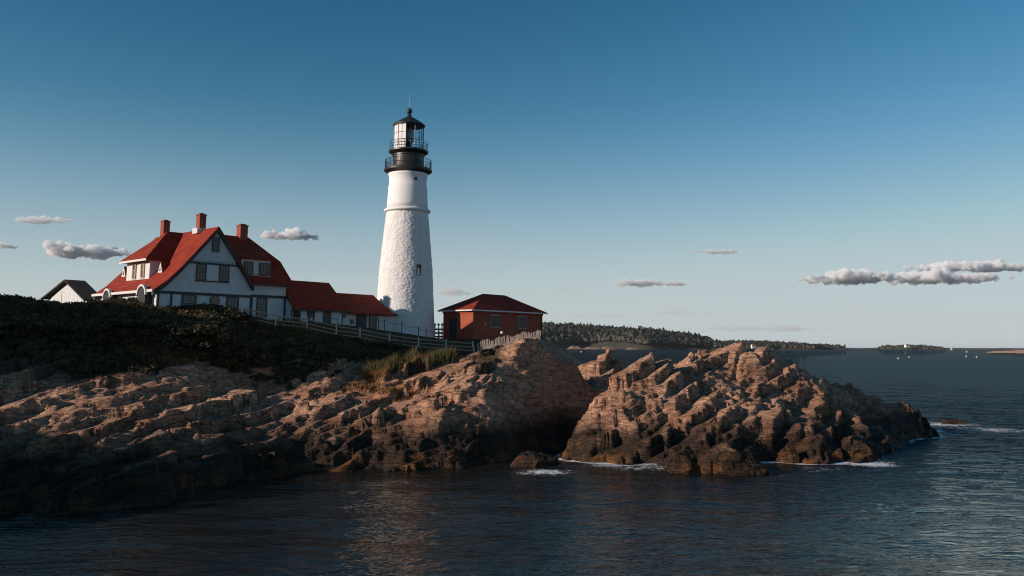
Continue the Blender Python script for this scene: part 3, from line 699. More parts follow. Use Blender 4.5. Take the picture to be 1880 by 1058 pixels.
def wing2():
    t = Thing('small_wing', (-6, -1.5, 9.), 'smallest white wing with red roof, between the long wing and the tower', 'outbuilding')
    t.part('wall', Bld().prism_u([(-1.5, 8.3), (2.9, 8.3), (2.9, 10.9), (.7, 12.4), (-1.5, 10.95)], -9.2, -2.6), 'clapboard')
    r = Bld(); pf = [(-2.1, 11.02), (-1.55, 11.28), (-.6, 11.95), (.8, 13.05), (2.2, 11.95), (3.3, 11.2)]
    for (a, za), (c, zc) in zip(pf, pf[1:]):
        sl = lambda v: -9.0 + .35*(1-(v+2.1)/2.9) if v < .8 else -9.
        el = lambda v: -2.75 - .9*((v+2.1)/2.9)**.7 if v < .8 else -3.65
        V = [(sl(a), a, za-.14), (sl(c), c, zc-.14), (sl(c), c, zc), (sl(a), a, za), (el(a), a, za-.14), (el(c), c, zc-.14), (el(c), c, zc), (el(a), a, za)]
        r.solid(V, [(0,1,2,3),(7,6,5,4),(3,2,6,7),(0,4,5,1),(0,3,7,4),(1,5,6,2)])
    t.part('roof', r, 'red_shingle')
    t.part('door_frame', Bld().box(-7.5, -6.25, -1.56, -1.503, 8.4, 10.9), 'window_frame')
    t.part('door', Bld().box(-7.35, -6.4, -1.60, -1.562, 8.4, 10.78), 'door_paint')
    window_v(t, -5.85, -5.1, 9.65, 10.85, -1.52, fw=.09)
    window_v(t, -8.15, -7.85, 10.05, 10.35, -1.52, rows=1, cols=0, fw=.06)
    window_v(t, -9.0, -8.85, 10.6, 10.85, -1.52, rows=1, cols=0, fw=.04)
    t.part('notice_board', Bld().box(-4.7, -4.4, -1.58, -1.503, 8.95, 9.35), 'shutter_brown')
wing2()

# ------------------------------------------------------------------ tower
def tower():
    t = Thing('lighthouse', (0, 0, 8.6), 'tall white tapering stone lighthouse with black lantern above', 'lighthouse')
    # rubble shaft
    n = 220; zs = np.arange(8.0, 22.01, .08)
    rad = np.interp(zs, [8, 8.5, 11.6, 15.8, 18, 21.8, 22.1], [3.24, 3.20, 3.02, 2.80, 2.60, 2.24, 2.22])
    th = np.arange(n)*2*math.pi/n
    TH, ZZ = np.meshgrid(th, zs); RR = np.repeat(rad[:, None], n, 1)
    cx, cy = np.cos(TH), np.sin(TH)
    f1, f2, rx, ry, h = cells(TH*n/(2*math.pi)/6.0 + .0, ZZ*3.4, 500, .3)
    per = np.minimum(TH, 2*math.pi-TH); edge = sstep(0, .12, per)
    RR = RR + edge*(.022*(h[0]-.5) - .022*(1-sstep(0, .22, f2-f1))) + .014*fbm(RR*cx*2.2, RR*cy*2.2, ZZ*2.2, o=3, s=510)
    V = np.stack([(RR*cx).ravel(), (RR*cy).ravel(), ZZ.ravel()], 1); k = len(zs)
    i = np.arange((k-1)*n).reshape(k-1, n); j = np.roll(i, -1, 1)
    Fc = np.stack([i.ravel(), j.ravel(), (j+n).ravel(), (i+n).ravel()], 1)
    V[:, 2] -= 8.6
    mesh_from('shaft', V, Fc, 'whitewashed_rubble', t.e, True)
    t.part('ring_moulding', Bld().lathe([(2.1, 21.93), (2.38, 21.97), (2.47, 22.05), (2.48, 22.17), (2.40, 22.26), (2.24, 22.36), (2.1, 22.38)], 96), 'white_plaster', smooth=True)
    t.part('upper_shaft', Bld().lathe([(2.19, 22.3), (2.16, 22.9), (2.05, 24.8), (2.03, 24.86), (1.98, 24.9), (2.0, 25.6), (2.06, 25.95), (2.12, 26.12), (1.5, 26.13)], 96), 'white_plaster', smooth=True)
    window_dir = Thing  # window faces the viewer, set into the shaft
    o = None
    vx = -TOW/np.linalg.norm(TOW); px_az = math.atan2(vx[1], vx[0]) - ANG
    def tw(z, az, w, h, name):
        az += px_az; r = float(np.interp(z, [8.5, 11.6, 15.8, 18, 21.8, 22.5, 24.9, 26], [3.20, 3.02, 2.80, 2.60, 2.24, 2.18, 2.0, 2.06]))
        c, s = math.cos(az), math.sin(az)
        def obx(x0, x1, r0, r1, z0, z1):
            b = Bld(); b.box(r0, r1, x0, x1, z0, z1); b.V = [(p[0]*c-p[1]*s, p[0]*s+p[1]*c, p[2]) for p in b.V]; return b
        f = Bld()
        for q in ((-w/2-.07, -w/2, z-h/2-.07, z+h/2+.07), (w/2, w/2+.07, z-h/2-.07, z+h/2+.07), (-w/2, w/2, z+h/2, z+h/2+.07), (-w/2, w/2, z-h/2-.07, z-h/2)):
            g = obx(q[0], q[1], r-.3, r+.05, q[2], q[3]); f.add(g.V, g.F)
        g = obx(-w/2, w/2, r-.2, r-.0, z-.03, z+.03); f.add(g.V, g.F)
        o = t.part(name, f, 'window_frame'); t.part('pane', obx(-w/2, w/2, r-.3, r-.02, z-h/2, z+h/2), 'window_glass', o)
    tw(15.65, .48, .38, 1.0, 'window')
    tw(25.35, .40, .16, .16, 'porthole')
    g = t.part('gallery', Bld().lathe([(1.6, 26.13), (2.1, 26.135), (2.35, 26.3), (2.56, 26.42), (2.58, 26.62), (1.5, 26.63)], 72), 'black_iron', smooth=False)
    def rail(R_, z0, z1, nb, rows, nm):
        b = Bld()
        for r_ in rows: b.ring(R_, z0+(z1-z0)*r_, .022, 72)
        for i in range(nb):
            a = 2*math.pi*i/nb; b.tube((R_*math.cos(a), R_*math.sin(a), z0-.02), (R_*math.cos(a), R_*math.sin(a), z1), .016 if i % 6 else .03, 5)
        t.part(nm, b, 'black_iron')
    rail(2.47, 26.63, 27.6, 72, (.55, 1.), 'railing')
    t.part('watch_room', Bld().lathe([(1.70, 26.63), (1.70, 26.8), (1.65, 26.82), (1.66, 28.0), (1.72, 28.05), (1.72, 28.2), (1.5, 28.21)], 72), 'black_iron', smooth=False)
    t.part('lantern_deck', Bld().lathe([(1.6, 28.215), (1.75, 28.22), (2.0, 28.42), (2.12, 28.5), (2.12, 28.68), (1.2, 28.69)], 72), 'black_iron')
    rail(2.02, 28.69, 29.6, 10, (.33, .66, 1.), 'railing')
    # curved stays
    for i in range(10):
        b = Bld(); a = 2*math.pi*(i+.5)/10; pr = [(2.02, 29.6), (2.1, 29.45), (2.08, 29.2), (2.02, 29.0)]
        for (r0, za), (r1, zb) in zip(pr, pr[1:]): b.tube((r0*math.cos(a), r0*math.sin(a), za), (r1*math.cos(a), r1*math.sin(a), zb), .02, 5)
        t.part('stay', b, 'black_iron')
    # ten-sided lantern room
    N = 10; a0 = px_az + R(18+6)
    cor = [(1.58*math.cos(a0+2*math.pi*i/N), 1.58*math.sin(a0+2*math.pi*i/N)) for i in range(N)]
    z0, z1 = 28.69, 31.45
    lt = t.part('lantern_sill', Bld().lathe([(1.6, z0), (1.6, z0+.14), (1.4, z0+.141)], N, a0=a0), 'black_iron')
    for i in range(N):
        p, q = cor[i], cor[(i+1) % N]
        mid = math.atan2(p[1]+q[1], p[0]+q[0]) - px_az
        mid = (mid + math.pi) % (2*math.pi) - math.pi
        # blank white panels on the landward (viewer's left) side, glass towards the sea
        blank = -2.6 < mid < -.25 if False else (mid < -.2 and mid > -2.7)
        def quad(s, zz0, zz1, th_=.03):
            P = [(p[0]*s, p[1]*s), (q[0]*s, q[1]*s), (q[0]*(s-th_), q[1]*(s-th_)), (p[0]*(s-th_), p[1]*(s-th_))]
            V = [(x, y, zz0) for x, y in P] + [(x, y, zz1) for x, y in P]
            return V, [(0,3,2,1),(4,5,6,7),(0,1,5,4),(1,2,6,5),(2,3,7,6),(3,0,4,7)]
        b = Bld(); b.add(*quad(.985, z0+.142, z1-.002, .02)); t.part('panel' if blank else 'pane', b, 'white_plaster' if blank else 'clear_glass')
    b = Bld()
    for i in range(N):
        p, q = cor[i], cor[(i+1) % N]
        b.tube((p[0], p[1], z0+.1), (p[0], p[1], z1), .035, 6)
        for f_ in (.36, .66):
            z = z0 + (z1-z0)*f_; b.tube((p[0], p[1], z), (q[0], q[1], z), .018, 5)
        m = ((p[0]+q[0])/2, (p[1]+q[1])/2); b.tube((m[0], m[1], z0+.1), (m[0], m[1], z1), .012, 5)
    t.part('glazing_bar', b, 'black_iron')
    # the optic and its pedestal
    lens = t.part('lens', Bld().lathe([(.3, 29.6), (.5, 29.8), (.58, 30.2), (.58, 30.5), (.5, 30.9), (.25, 31.15)], 24), 'lens_glass', smooth=True)
    t.part('pedestal', Bld().lathe([(.55, 28.7), (.3, 28.85), (.22, 29.4), (.32, 29.59)], 20), 'black_iron')
    t.part('shade_screen', (lambda b: b)(Bld().box(-.9, .9, .75, .8, 28.85, 31.3)), 'interior_dark')
    r = t.part('lantern_roof', Bld().lathe([(1.5, 31.40), (1.72, 31.44), (1.74, 31.56), (1.66, 31.62), (1.1, 31.98), (.55, 32.32), (.22, 32.52), (.2, 32.62), (.26, 32.66), (.16, 32.74), (.13, 32.84)], 40), 'black_iron')
    t.part('finial', Bld().lathe([(.1, 32.8)] + [(.30*math.sin(math.pi*k/12)+.01, 33.1-.30*math.cos(math.pi*k/12)) for k in range(1, 12)] + [(.06, 33.42), (.04, 33.5)], 24), 'black_iron', r, smooth=True)
    t.part('lightning_rod', Bld().tube((0, 0, 33.45), (0, 0, 35.0), .025, 6, .015), 'black_iron', r)
tower()

# ------------------------------------------------------------------ brick building
def brick():
    t = Thing('brick_building', (0, 0, 8.7), 'red brick building with low hipped roof beside the lighthouse', 'outbuilding', o=BRK)
    t.part('wall', Bld().box(0, 11.0, 0, 4.45, 7.6, 11.62), 'brick_wall')
    rb = Bld(); o_ = .42
    E = [(-o_,-o_,11.66),(11+o_,-o_,11.66),(11+o_,4.45+o_,11.66),(-o_,4.45+o_,11.66),(3.7,2.25,13.52),(7.25,2.25,13.52)]
    lo = [(x, y, 11.56) for x, y, z in E[:4]]
    rb.solid(E+lo, [(0,1,5,4),(1,2,5),(2,3,4,5),(3,0,4),(6,9,8,7),(6,7,1,0),(7,8,2,1),(8,9,3,2),(9,6,0,3)])
    r = t.part('roof', rb, 'red_shingle')
    t.part('gutter', Bld().box(-.46, -.423, -.42, 4.87, 11.50, 11.63).box(-.46, 11.45, -.46, -.423, 11.50, 11.63), 'lead_flashing', r)
    t.part('cornice', Bld().box(-.08, 11.08, -.08, -.003, 11.3, 11.55).box(-.08, -.003, 0, 4.5, 11.3, 11.55), 'brick_wall')
    for u in (2.6, 6.95):
        w = 1.35; o = t.part('window_surround', Bld().box(u-.08, u+w+.08, -.05, -.003, 11.1, 11.22).box(u-.05, u+w+.05, -.06, -.003, 9.8, 9.9).box(u-.06, u, -.04, -.003, 9.9, 11.1).box(u+w, u+w+.06, -.04, -.003, 9.9, 11.1), 'concrete')
        t.part('boarded_panel', Bld().box(u, u+w, -.02, -.003, 9.9, 11.1), 'shutter_brown', o)
        t.part('shutter_slat', (lambda b: [b.box(u+.05, u+w-.05, -.035, -.021, 9.96+.19*k, 10.08+.19*k) for k in range(6)] and b)(Bld()), 'shutter_brown', o)
    t.part('door', Bld().box(-.04, -.003, 2.4, 3.5, 8.5, 10.8), 'door_paint')
    t.part('conduit', Bld().tube((1.75, -.06, 10.0), (1.75, -.06, 10.35), .05, 6), 'white_post')
    t.part('downpipe', Bld().tube((10.85, -.1, 8.6), (10.85, -.1, 11.4), .05, 8), 'black_iron')
brick()

def shed():
    P = SHD
    t = Thing('gable_shed', (0, 0, 10.6), 'small white gabled shed with dark roof far left behind the hedge', 'shed', o=SHD)
    # gable faces -u ; ridge along u
    t.part('wall', Bld().prism_u([(0, 10.2), (0, 12.4), (4.95, 14.25), (9.6, 12.75), (9.6, 10.2)], 0, 1.3), 'clapboard')
    r = Bld()
    for (a, za), (c, zc) in (((-.5, 12.3), (4.95, 14.55)), ((4.95, 14.55), (10.9, 12.85))): r.prism_u([(a, za-.16), (c, zc-.16), (c, zc), (a, za)], -.5, 1.6)
    t.part('roof', r, 'dark_shingle')
    t.part('corner_board', Bld().box(-.05, -.003, 6.6, 6.8, 10.2, 13.4), 'white_trim')
shed()

# ------------------------------------------------------------------ fences
def hgt(x, y): return float(Hh(np.array([x]), np.array([y]))[0])
def rail_fence():
    pts = []
    for px, py, D, z in FENCE[1:]: 
        p = atY(px, py, D); pts.append((p[0], p[1], hgt(p[0], p[1])))
    e = bpy.data.objects.new('rail_fence', None); COL.objects.link(e); e.location = pts[0]
    tag(e, 'weathered post and rail fence with wire mesh running down the slope before the buildings', 'fence')
    base = Vector(pts[0])
    def mk(name, b, mat, par=None):
        V = [(v[0]-base.x, v[1]-base.y, v[2]-base.z) for v in b.V]; return mesh_from(name, V, b.F, mat, par or e)
    # left continuation behind the hedge
    tops = []
    for i, (x, y, z) in enumerate(pts):
        lean = -.25 if i == len(pts)-1 else 0.
        b = Bld(); hh = 1.12
        a = Vector((x, y, z-.3)); c = Vector((x+lean*1.2, y, z+hh))
        b.tube(a, c, .075, 6); b.tube(c+Vector((0, 0, .002)), c+Vector((0, 0, .06)), .085, 6, .03); mk('post', b, 'white_post'); tops.append((Vector((x, y, z)), c))
    for (a, at_), (b2, bt) in zip(tops, tops[1:]):
        for k, hh in enumerate((.28, .62, .98)):
            b = Bld(); p = a.lerp(at_, hh/1.12); q = b2.lerp(bt, hh/1.12); d = (q-p).normalized(); s = Vector((0, 0, .045)); o = Vector((.02, -.1, 0))
            t_ = Vector((0, .035, 0))
            V = [p-s+o, q-s+o, q+s+o, p+s+o, p-s+o+t_, q-s+o+t_, q+s+o+t_, p+s+o+t_]
            b.solid(V, [(0,1,2,3),(7,6,5,4),(0,4,5,1),(3,2,6,7),(0,3,7,4),(1,5,6,2)]); mk('rail', b, 'weathered_wood')
        b = Bld(); nn = 9
        for k in range(1, nn):
            p = a.lerp(b2, k/nn); q = at_.lerp(bt, k/nn); b.tube(p+Vector((0, -.02, .03)), q+Vector((0, -.02, -.08)), .006, 4)
        for hh in (.12, .45, .8): b.tube(a.lerp(at_, hh)+Vector((0, -.02, 0)), b2.lerp(bt, hh)+Vector((0, -.02, 0)), .006, 4)
        mk('wire_mesh', b, 'weathered_wood')
rail_fence()

def slat_fence():
    A = atY(878, 648, 80.2); B = atY(990, 626, 78.2)
    e = bpy.data.objects.new('slat_fence', None); COL.objects.link(e); e.location = (A[0], A[1], hgt(A[0], A[1]))
    tag(e, 'sagging sunlit fence of thin bleached slats before the brick building', 'fence')
    base = Vector(e.location); r = random.Random(4); n = 96
    for i in range(n):
        f = i/(n-1); x = A[0]+(B[0]-A[0])*f; y = A[1]+(B[1]-A[1])*f; z = hgt(x, y)
        h = 1.05 + .12*math.sin(f*19) + r.uniform(-.09, .09); lx = r.uniform(-.13, .13) + .1*math.sin(f*13); ly = r.uniform(-.05, .05)
        zb = A[2] + (B[2]-A[2])*f - .1; zb = max(zb, z-.1) if z < zb+.6 else zb
        b = Bld(); w = .034
        V = [(x-w, y, zb), (x+w, y, zb), (x+w+lx, y+ly, zb+h), (x-w+lx, y+ly, zb+h)]; V += [(p[0], p[1]+.012, p[2]) for p in V]
        b.solid([(p[0]-base.x, p[1]-base.y, p[2]-base.z) for p in V], [(0,1,2,3),(7,6,5,4),(0,4,5,1),(3,2,6,7),(0,3,7,4),(1,5,6,2)])
        mesh_from('slat', b.V, b.F, 'sunbleached_wood', e)
    for hh in (.25, .8):
        b = Bld(); p = Vector((A[0], A[1]+.03, A[2]+hh-.1)); q = Vector((B[0], B[1]+.03, B[2]+hh-.1)); b.tube(p-base, q-base, .012, 5); mesh_from('wire', b.V, b.F, 'weathered_wood', e)
slat_fence()

def picket_far():
    e = bpy.data.objects.new('board_fence', None); COL.objects.link(e)
    A = atY(798, 624, 93.); B = atY(818, 624, 93.); z = 8.2; e.location = (A[0], A[1], z)
    tag(e, 'short white fence seen through the gap between lighthouse and brick building', 'fence')
    wd = B[0]-A[0]
    for i in range(4):
        x = wd*(i)/3; b = Bld(); b.box(x-.06, x+.06, 0, .1, 0, 1.85); b.lathe([(.02, 1.86), (.13, 1.93), (.15, 2.03), (.1, 2.13), (.02, 2.17)], 10, (x, .05)); mesh_from('post', b.V, b.F, 'white_post', e)
    for h in (.2, .6, 1.0, 1.4): mesh_from('board', (b := Bld().box(-.3, wd+.3, -.04, -.003, h, h+.2)).V, b.F, 'weathered_wood', e)
picket_far()

def stanchions():
    e = bpy.data.objects.new('chain_barrier', None); COL.objects.link(e)
    tops = []; base = None
    for px, py in ((645,615),(666,617),(694,618),(705,619),(737,621),(768,622),(782,623),(806,624)):
        p = atY(px, py+6, 82.5 + (px-645)*.004); z = hgt(p[0], p[1])
        if base is None: base = Vector((p[0], p[1], z)); e.location = base
        v = Vector((p[0], p[1], z))-base; tops.append(v+Vector((0, 0, 1.02)))
        b = Bld().tube(v-Vector((0, 0, .2)), v+Vector((0, 0, 1.05)), .045, 6); b.lathe([(.02, v.z+1.05), (.07, v.z+1.09), (.02, v.z+1.15)], 8, (v.x, v.y)); mesh_from('post', b.V, b.F, 'black_iron', e)
    b = Bld()
    for p, q in zip(tops, tops[1:]):
        pr = p
        for k in range(1, 7):
            f = k/6; c = p.lerp(q, f) - Vector((0, 0, .5*f*(1-f))); b.tube(pr, c, .018, 4); pr = c
    mesh_from('chain', b.V, b.F, 'black_iron', e)
    tag(e, 'thin black posts with a slack chain at the foot of the tower', 'barrier')
stanchions()

def bench():
    p = atY(607, 600, 80.2); z = hgt(p[0], p[1]) ; a = ANG
    e = bpy.data.objects.new('bench', None); COL.objects.link(e); e.location = (p[0], p[1], z); e.rotation_euler = (0, 0, a)
    tag(e, 'dark bench on the grass before the long wing', 'bench')
    mesh_from('seat', (b := Bld().box(-.7, .7, -.2, .2, .42, .47)).V, b.F, 'black_iron', e)
    mesh_from('backrest', (b := Bld().box(-.7, .7, .2, .25, .5, .9)).V, b.F, 'black_iron', e)
    for x in (-.6, .6): mesh_from('leg', (b := Bld().box(x-.04, x+.04, -.18, .2, -.1, .42)).V, b.F, 'black_iron', e)
bench()
def flood():
    p = atY(921, 640, 81.5); z = hgt(p[0], p[1]); top = atY(921, 611, 81.5)[2]
    e = bpy.data.objects.new('floodlight', None); COL.objects.link(e); e.location = (p[0], p[1], z)
    tag(e, 'white floodlight head on a thin pole before the brick front', 'lamp')
    mesh_from('pole', (b := Bld().tube((0, 0, -.2), (0, 0, top-z-.1), .03, 6)).V, b.F, 'black_iron', e)
    b = Bld().lathe([(.05, -.14), (.13, -.1), (.15, .0), (.13, .1), (.04, .14)], 12); o = mesh_from('lamp_head', b.V, b.F, 'white_plaster', e); o.location = (0, 0, top-z); o.rotation_euler = (R(50), R(30), 0)
    p = atY(989, 624, 79.); q = atY(989, 607, 79.)
    e = bpy.data.objects.new('utility_box', None); COL.objects.link(e); e.location = (p[0], p[1], hgt(p[0], p[1])); tag(e, 'small grey utility box on a stub post at the right end of the slat fence', 'box')
    h = q[2]-e.location.z
    mesh_from('post', (b := Bld().box(-.05, .05, -.05, .05, -.3, h-.4)).V, b.F, 'weathered_wood', e)
    mesh_from('cabinet', (b := Bld().box(-.18, .18, -.1, .1, h-.4, h).box(-.2, .2, -.12, .12, h+.002, h+.03)).V, b.F, 'grey_box', e)
flood()

# ------------------------------------------------------------------ vegetation
def leafcloud(name, C, Rr, per, size, mat, flat=.75, seed=1):
    r = np.random.default_rng(seed); C = np.asarray(C); n = len(C)
    idx = np.repeat(np.arange(n), per); m = len(idx)
    d = r.normal(size=(m, 3)); d /= np.linalg.norm(d, axis=1)[:, None]; d[:, 2] = np.abs(d[:, 2])*1.05 - .12
    rad = np.array(Rr)[idx]*(r.random(m)**.45)*(.85+.35*fbm(d[:,0]*2.2+idx, d[:,1]*2.2, d[:,2]*2.2, o=2, s=seed))
    P = C[idx] + d*rad[:, None]*np.array([1, 1, flat])
    a = r.normal(size=(m, 3)); a /= np.linalg.norm(a, axis=1)[:, None]; b = np.cross(a, r.normal(size=(m, 3))); b /= np.linalg.norm(b, axis=1)[:, None]
    s = size*(.6+.8*r.random(m))[:, None]
    V = np.stack([P-a*s, P-b*s*.45, P+a*s, P+b*s*.45], 1).reshape(-1, 3)
    Fc = np.arange(m*4).reshape(m, 4)
    o = mesh_from(name, V, Fc, mat)
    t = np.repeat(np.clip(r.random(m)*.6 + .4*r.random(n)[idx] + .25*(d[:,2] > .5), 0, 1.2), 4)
    at = o.data.attributes.new('tint', 'FLOAT', 'POINT'); at.data.foreach_set('value', t.astype(np.float32)); return o
# hedge along the crest: skyline heights by column
crest = [(-40, 537, 66), (0, 536, 66.5), (50, 538, 66.5), (85, 547, 67), (130, 549, 67), (175, 546, 67.3), (215, 541, 67.5), (260, 538, 68), (300, 546, 68.2), (340, 550, 68.6), (385, 552, 69), (415, 560, 69.5), (440, 572, 70.3), (480, 590, 71.5)]
C, Rr = [], []
for k in range(1050):
    f = rng.random()*(len(crest)-1); i = int(f); f -= i
    a, b = crest[i], crest[i+1]; px, py, D = [a[q]*(1-f)+b[q]*f for q in range(3)]
    back = rng.random()**1.5; D2 = D + 2.2 - back*6.5
    top = atY(px, py, D)[2] - back*2.1 - abs(rng.normal())*.12
    x = atY(px, py, D2)[0]; g = hgt(x, D2)
    rad = rng.uniform(.45, .95)
    zc = top - rad*.75
    if zc < g - .3: zc = g + rng.uniform(-.1, .3)
    C.append((x, D2, zc)); Rr.append(rad)
    if zc - g > rad: C.append((x+rng.normal()*.3, D2, (zc+g)/2)); Rr.append(rad)
    if zc - g > 2*rad: C.append((x, D2, g+.3)); Rr.append(rad)
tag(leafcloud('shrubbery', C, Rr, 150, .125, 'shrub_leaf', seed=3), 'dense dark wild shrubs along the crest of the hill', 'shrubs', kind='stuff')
# low scrub down the slope
C, Rr = [], []
N = 8500
sx_ = rng.uniform(-47, -8, N); sy_ = rng.uniform(60, 82, N); sb = head_base(sx_, sy_); sm = fbm(sx_*.22, sy_*.22, o=3, s=71); spl = plateau(sx_, sy_); sh = Hh(sx_, sy_)
for x, y, b, m, p, h in zip(sx_, sy_, sb, sm, spl, sh):
    if p > .35 or b < 4.9 or x > -3.5: continue
    thr = -.10 - .95*min(1, max(-.6, (b-6.0)/1.6))
    if m < thr: continue
    C.append((x, y, h+.05)); Rr.append(rng.uniform(.22, .55))
tag(leafcloud('scrub', C, Rr, 85, .10, 'shrub_leaf', seed=5), 'low dark scrub scattered over the shaded rocky slope', 'scrub', kind='stuff')
# three lit bushes beside the fence
for q, (px, py, D, lab) in enumerate(((612, 606, 76.6, 'golden tinged bush against the fence below the long wing'), (668, 622, 77.8, 'low golden bush below the fence under the small wing'), (703, 630, 78.8, 'small rusty bush below the fence at the foot of the tower'))):
    c = atY(px, py, D); c[2] = hgt(c[0], c[1]); CC = [(c[0]+rng.normal()*.7, c[1]+rng.normal()*.3, c[2]+rng.uniform(.1, .5)) for _ in range(9)]
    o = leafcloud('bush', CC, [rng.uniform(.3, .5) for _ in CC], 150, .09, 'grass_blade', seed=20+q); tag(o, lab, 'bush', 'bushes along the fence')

def blades(name, spots, mat, label, seed):
    r = np.random.default_rng(seed); Vs = []; T = []
    for px, py, D, rad, h, n in spots:
        c = atY(px, py, D)
        x = c[0]+r.normal(size=n)*rad; y = c[1]+r.normal(size=n)*rad*.6; z = Hh(x, y)-.05
        hh = h*(.5+.6*r.random(n)); w = .016+.012*r.random(n); lx = r.normal(size=n)*.22*hh; ly = r.normal(size=n)*.15*hh; a = r.random(n)*math.pi
        for k in range(2):
            f0, f1 = k/2, (k+1)/2
            w0, w1 = w*(1-f0*.5), w*(1-f1*.95)
            p0 = np.stack([x+lx*f0**2, y+ly*f0**2, z+hh*f0], 1); p1 = np.stack([x+lx*f1**2, y+ly*f1**2, z+hh*f1], 1)
            dv = np.stack([np.cos(a), np.sin(a), 0*a], 1)
            Vs.append(np.stack([p0-dv*w0[:, None], p0+dv*w0[:, None], p1+dv*w1[:, None], p1-dv*w1[:, None]], 1).reshape(-1, 3)); T.append(np.repeat(r.random(n), 4))
    V = np.concatenate(Vs); o = mesh_from(name, V, np.arange(len(V)).reshape(-1, 4), mat)
    at = o.data.attributes.new('tint', 'FLOAT', 'POINT'); at.data.foreach_set('value', np.concatenate(T).astype(np.float32)); tag(o, label, 'grass', kind='stuff'); return o
blades('tall_grass', ((800, 668, 75.5, .6, 1.35, 700), (742, 684, 73.5, .6, 1.15, 700), (722, 692, 72.5, .6, 1.2, 700), (815, 668, 75.8, .5, 1.3, 500), (692, 700, 71, .5, 1.1, 600), (560, 640, 73.5, 1.2, .6, 800), (620, 640, 75.5, 1.2, .6, 800)), 'grass_blade', 'tall green grass growing on the rocks below the fence', 31)
blades('dry_grass', ((692, 706, 70, .55, .7, 900), (665, 722, 67.5, .7, .35, 900), (735, 728, 66, .9, .35, 1200), (720, 735, 65, .5, .3, 500), (770, 690, 72.5, .4, .5, 400), (310, 655, 63.7, .7, .6, 700), (540, 625, 74.5, 1., .6, 700), (480, 615, 72.5, 1., .5, 700), (255, 652, 63.3, .6, .5, 500), (660, 645, 76.5, 1., .5, 600)), 'dry_blade', 'dry orange grass in the rock hollows', 32)

# ------------------------------------------------------------------ far shores
def island(name, pts, D, depth, seed, rockz=6., mat='far_land', treeh=0, ntree=0, tlabel=None):
    """pts: (px, top z) skyline of the land; real width and depth"""
    xs_ = np.linspace(pts[0][0], pts[-1][0], 160); hz_ = np.interp(xs_, [p[0] for p in pts], [p[1] for p in pts])
    nv = 22; vv = np.linspace(-1, 1, nv)
    Xw = np.array([atY(x, 620, D)[0] for x in xs_])
    X, V_ = np.meshgrid(Xw, vv); Hq = np.repeat(hz_[None], nv, 0)
    sh = np.sqrt(np.clip(1-np.abs(V_)**2.2, 0, 1))
    Z = Hq*sh + (fbm(X*.012, V_*3, o=4, s=seed)*.14*Hq + fbm(X*.05, V_*9, o=3, s=seed+4)*1.0)*(sh > 0) - 1.
    Z[0] = Z[-1] = -3
    Y = D + V_*depth + fbm(X*.006, V_, o=3, s=seed+9)*depth*.25
    Vt = np.stack([X.ravel(), Y.ravel(), Z.ravel()], 1); i = np.arange((nv-1)*160).reshape(nv-1, 160)[:, :-1].ravel()
    o = mesh_from(name, Vt, np.stack([i, i+1, i+161, i+160], 1), mat); tag(o, kind='structure')
    if ntree:
        r = np.random.default_rng(seed); ii = r.integers(0, 159, ntree*3); jj = r.integers(1, nv//2+4, ntree*3)
        P = Vt.reshape(nv, 160, 3)[jj, ii]; keep = P[:, 2] > rockz; P = P[keep][:ntree]; n = len(P)
        P = P + np.stack([r.normal(size=n)*5, r.normal(size=n)*6, 0*P[:, 0]], 1)
        # irregular crowns: jittered 5-sided double cones/domes
        k = 7; rings = ((1.0, -.2), (1.2, .3), (1.0, .7), (.35, .98)); h = treeh*(.35+.55*r.random(n)+.35*(r.random(n) < .12)); w = treeh*(.3+.35*r.random(n))*(1-.35*(h > treeh*.9))
        Vl = []
        for rr, zz in rings:
            for q in range(k):
                a = 2*math.pi*q/k; jit = .7+.6*r.random(n)
                Vl.append(np.stack([P[:,0]+w*rr*jit*math.cos(a), P[:,1]+w*rr*jit*math.sin(a), P[:,2]+h*(zz+.16*r.normal(size=n)*(.4 < zz))], 1))
        Vl = np.stack(Vl, 1).reshape(-1, 3); nb = k*len(rings); fs = []
        for a in range(len(rings)-1):
            for q in range(k): fs.append((a*k+q, a*k+(q+1)%k, (a+1)*k+(q+1)%k, (a+1)*k+q))
        fs = np.array(fs); Fa = (fs[None] + (np.arange(n)*nb)[:, None, None]).reshape(-1, 4)
        o = mesh_from('woods', Vl, Fa, 'far_tree'); tag(o, tlabel, 'woods', kind='stuff')
        at = o.data.attributes.new('tint', 'FLOAT', 'POINT'); at.data.foreach_set('value', np.repeat(r.random(n), nb).astype(np.float32))
# skyline z = metres: (640-y)/1550*D
D1 = 2400.; m_ = D1/1550
island('wooded_point', [(900, 52), (960, 54), (1010, 56), (1060, 53), (1110, 50), (1160, 46), (1200, 42), (1240, 33), (1270, 22), (1288, 10), (1300, 1)], D1, 300, 301, 2., 'far_land', 14, 5600, 'dark mixed woods covering the far point right of the brick building')
island('low_shore', [(1255, 6), (1290, 14), (1320, 17), (1360, 19), (1400, 18), (1440, 14), (1465, 8), (1480, 2)], 2900, 300, 311, 2., 'far_land', 11, 2400, 'low belt of trees on the shore behind the white cottages')
island('spit', [(1440, 6), (1475, 13), (1510, 12), (1540, 6), (1575, 3)], 3600, 250, 321, 7, 'far_land', 12, 500, 'thin line of trees on the far spit')
island('small_island', [(1618, 2), (1640, 12), (1660, 14), (1680, 11), (1700, 6), (1715, 1)], 4200, 250, 331, 3, 'far_land', 11, 600, 'trees on the small far island left of the sailboat')
island('distant_coast', [(1690, 7), (1760, 12), (1800, 10), (1850, 12), (1960, 10)], 7500, 500, 341, 99, 'far_land')
island('rock_ledge', [(1832, 1.2), (1845, 4.6), (1860, 4.2), (1880, 6.5), (1930, 8)], 1500, 60, 351, 99, 'orange_rock')
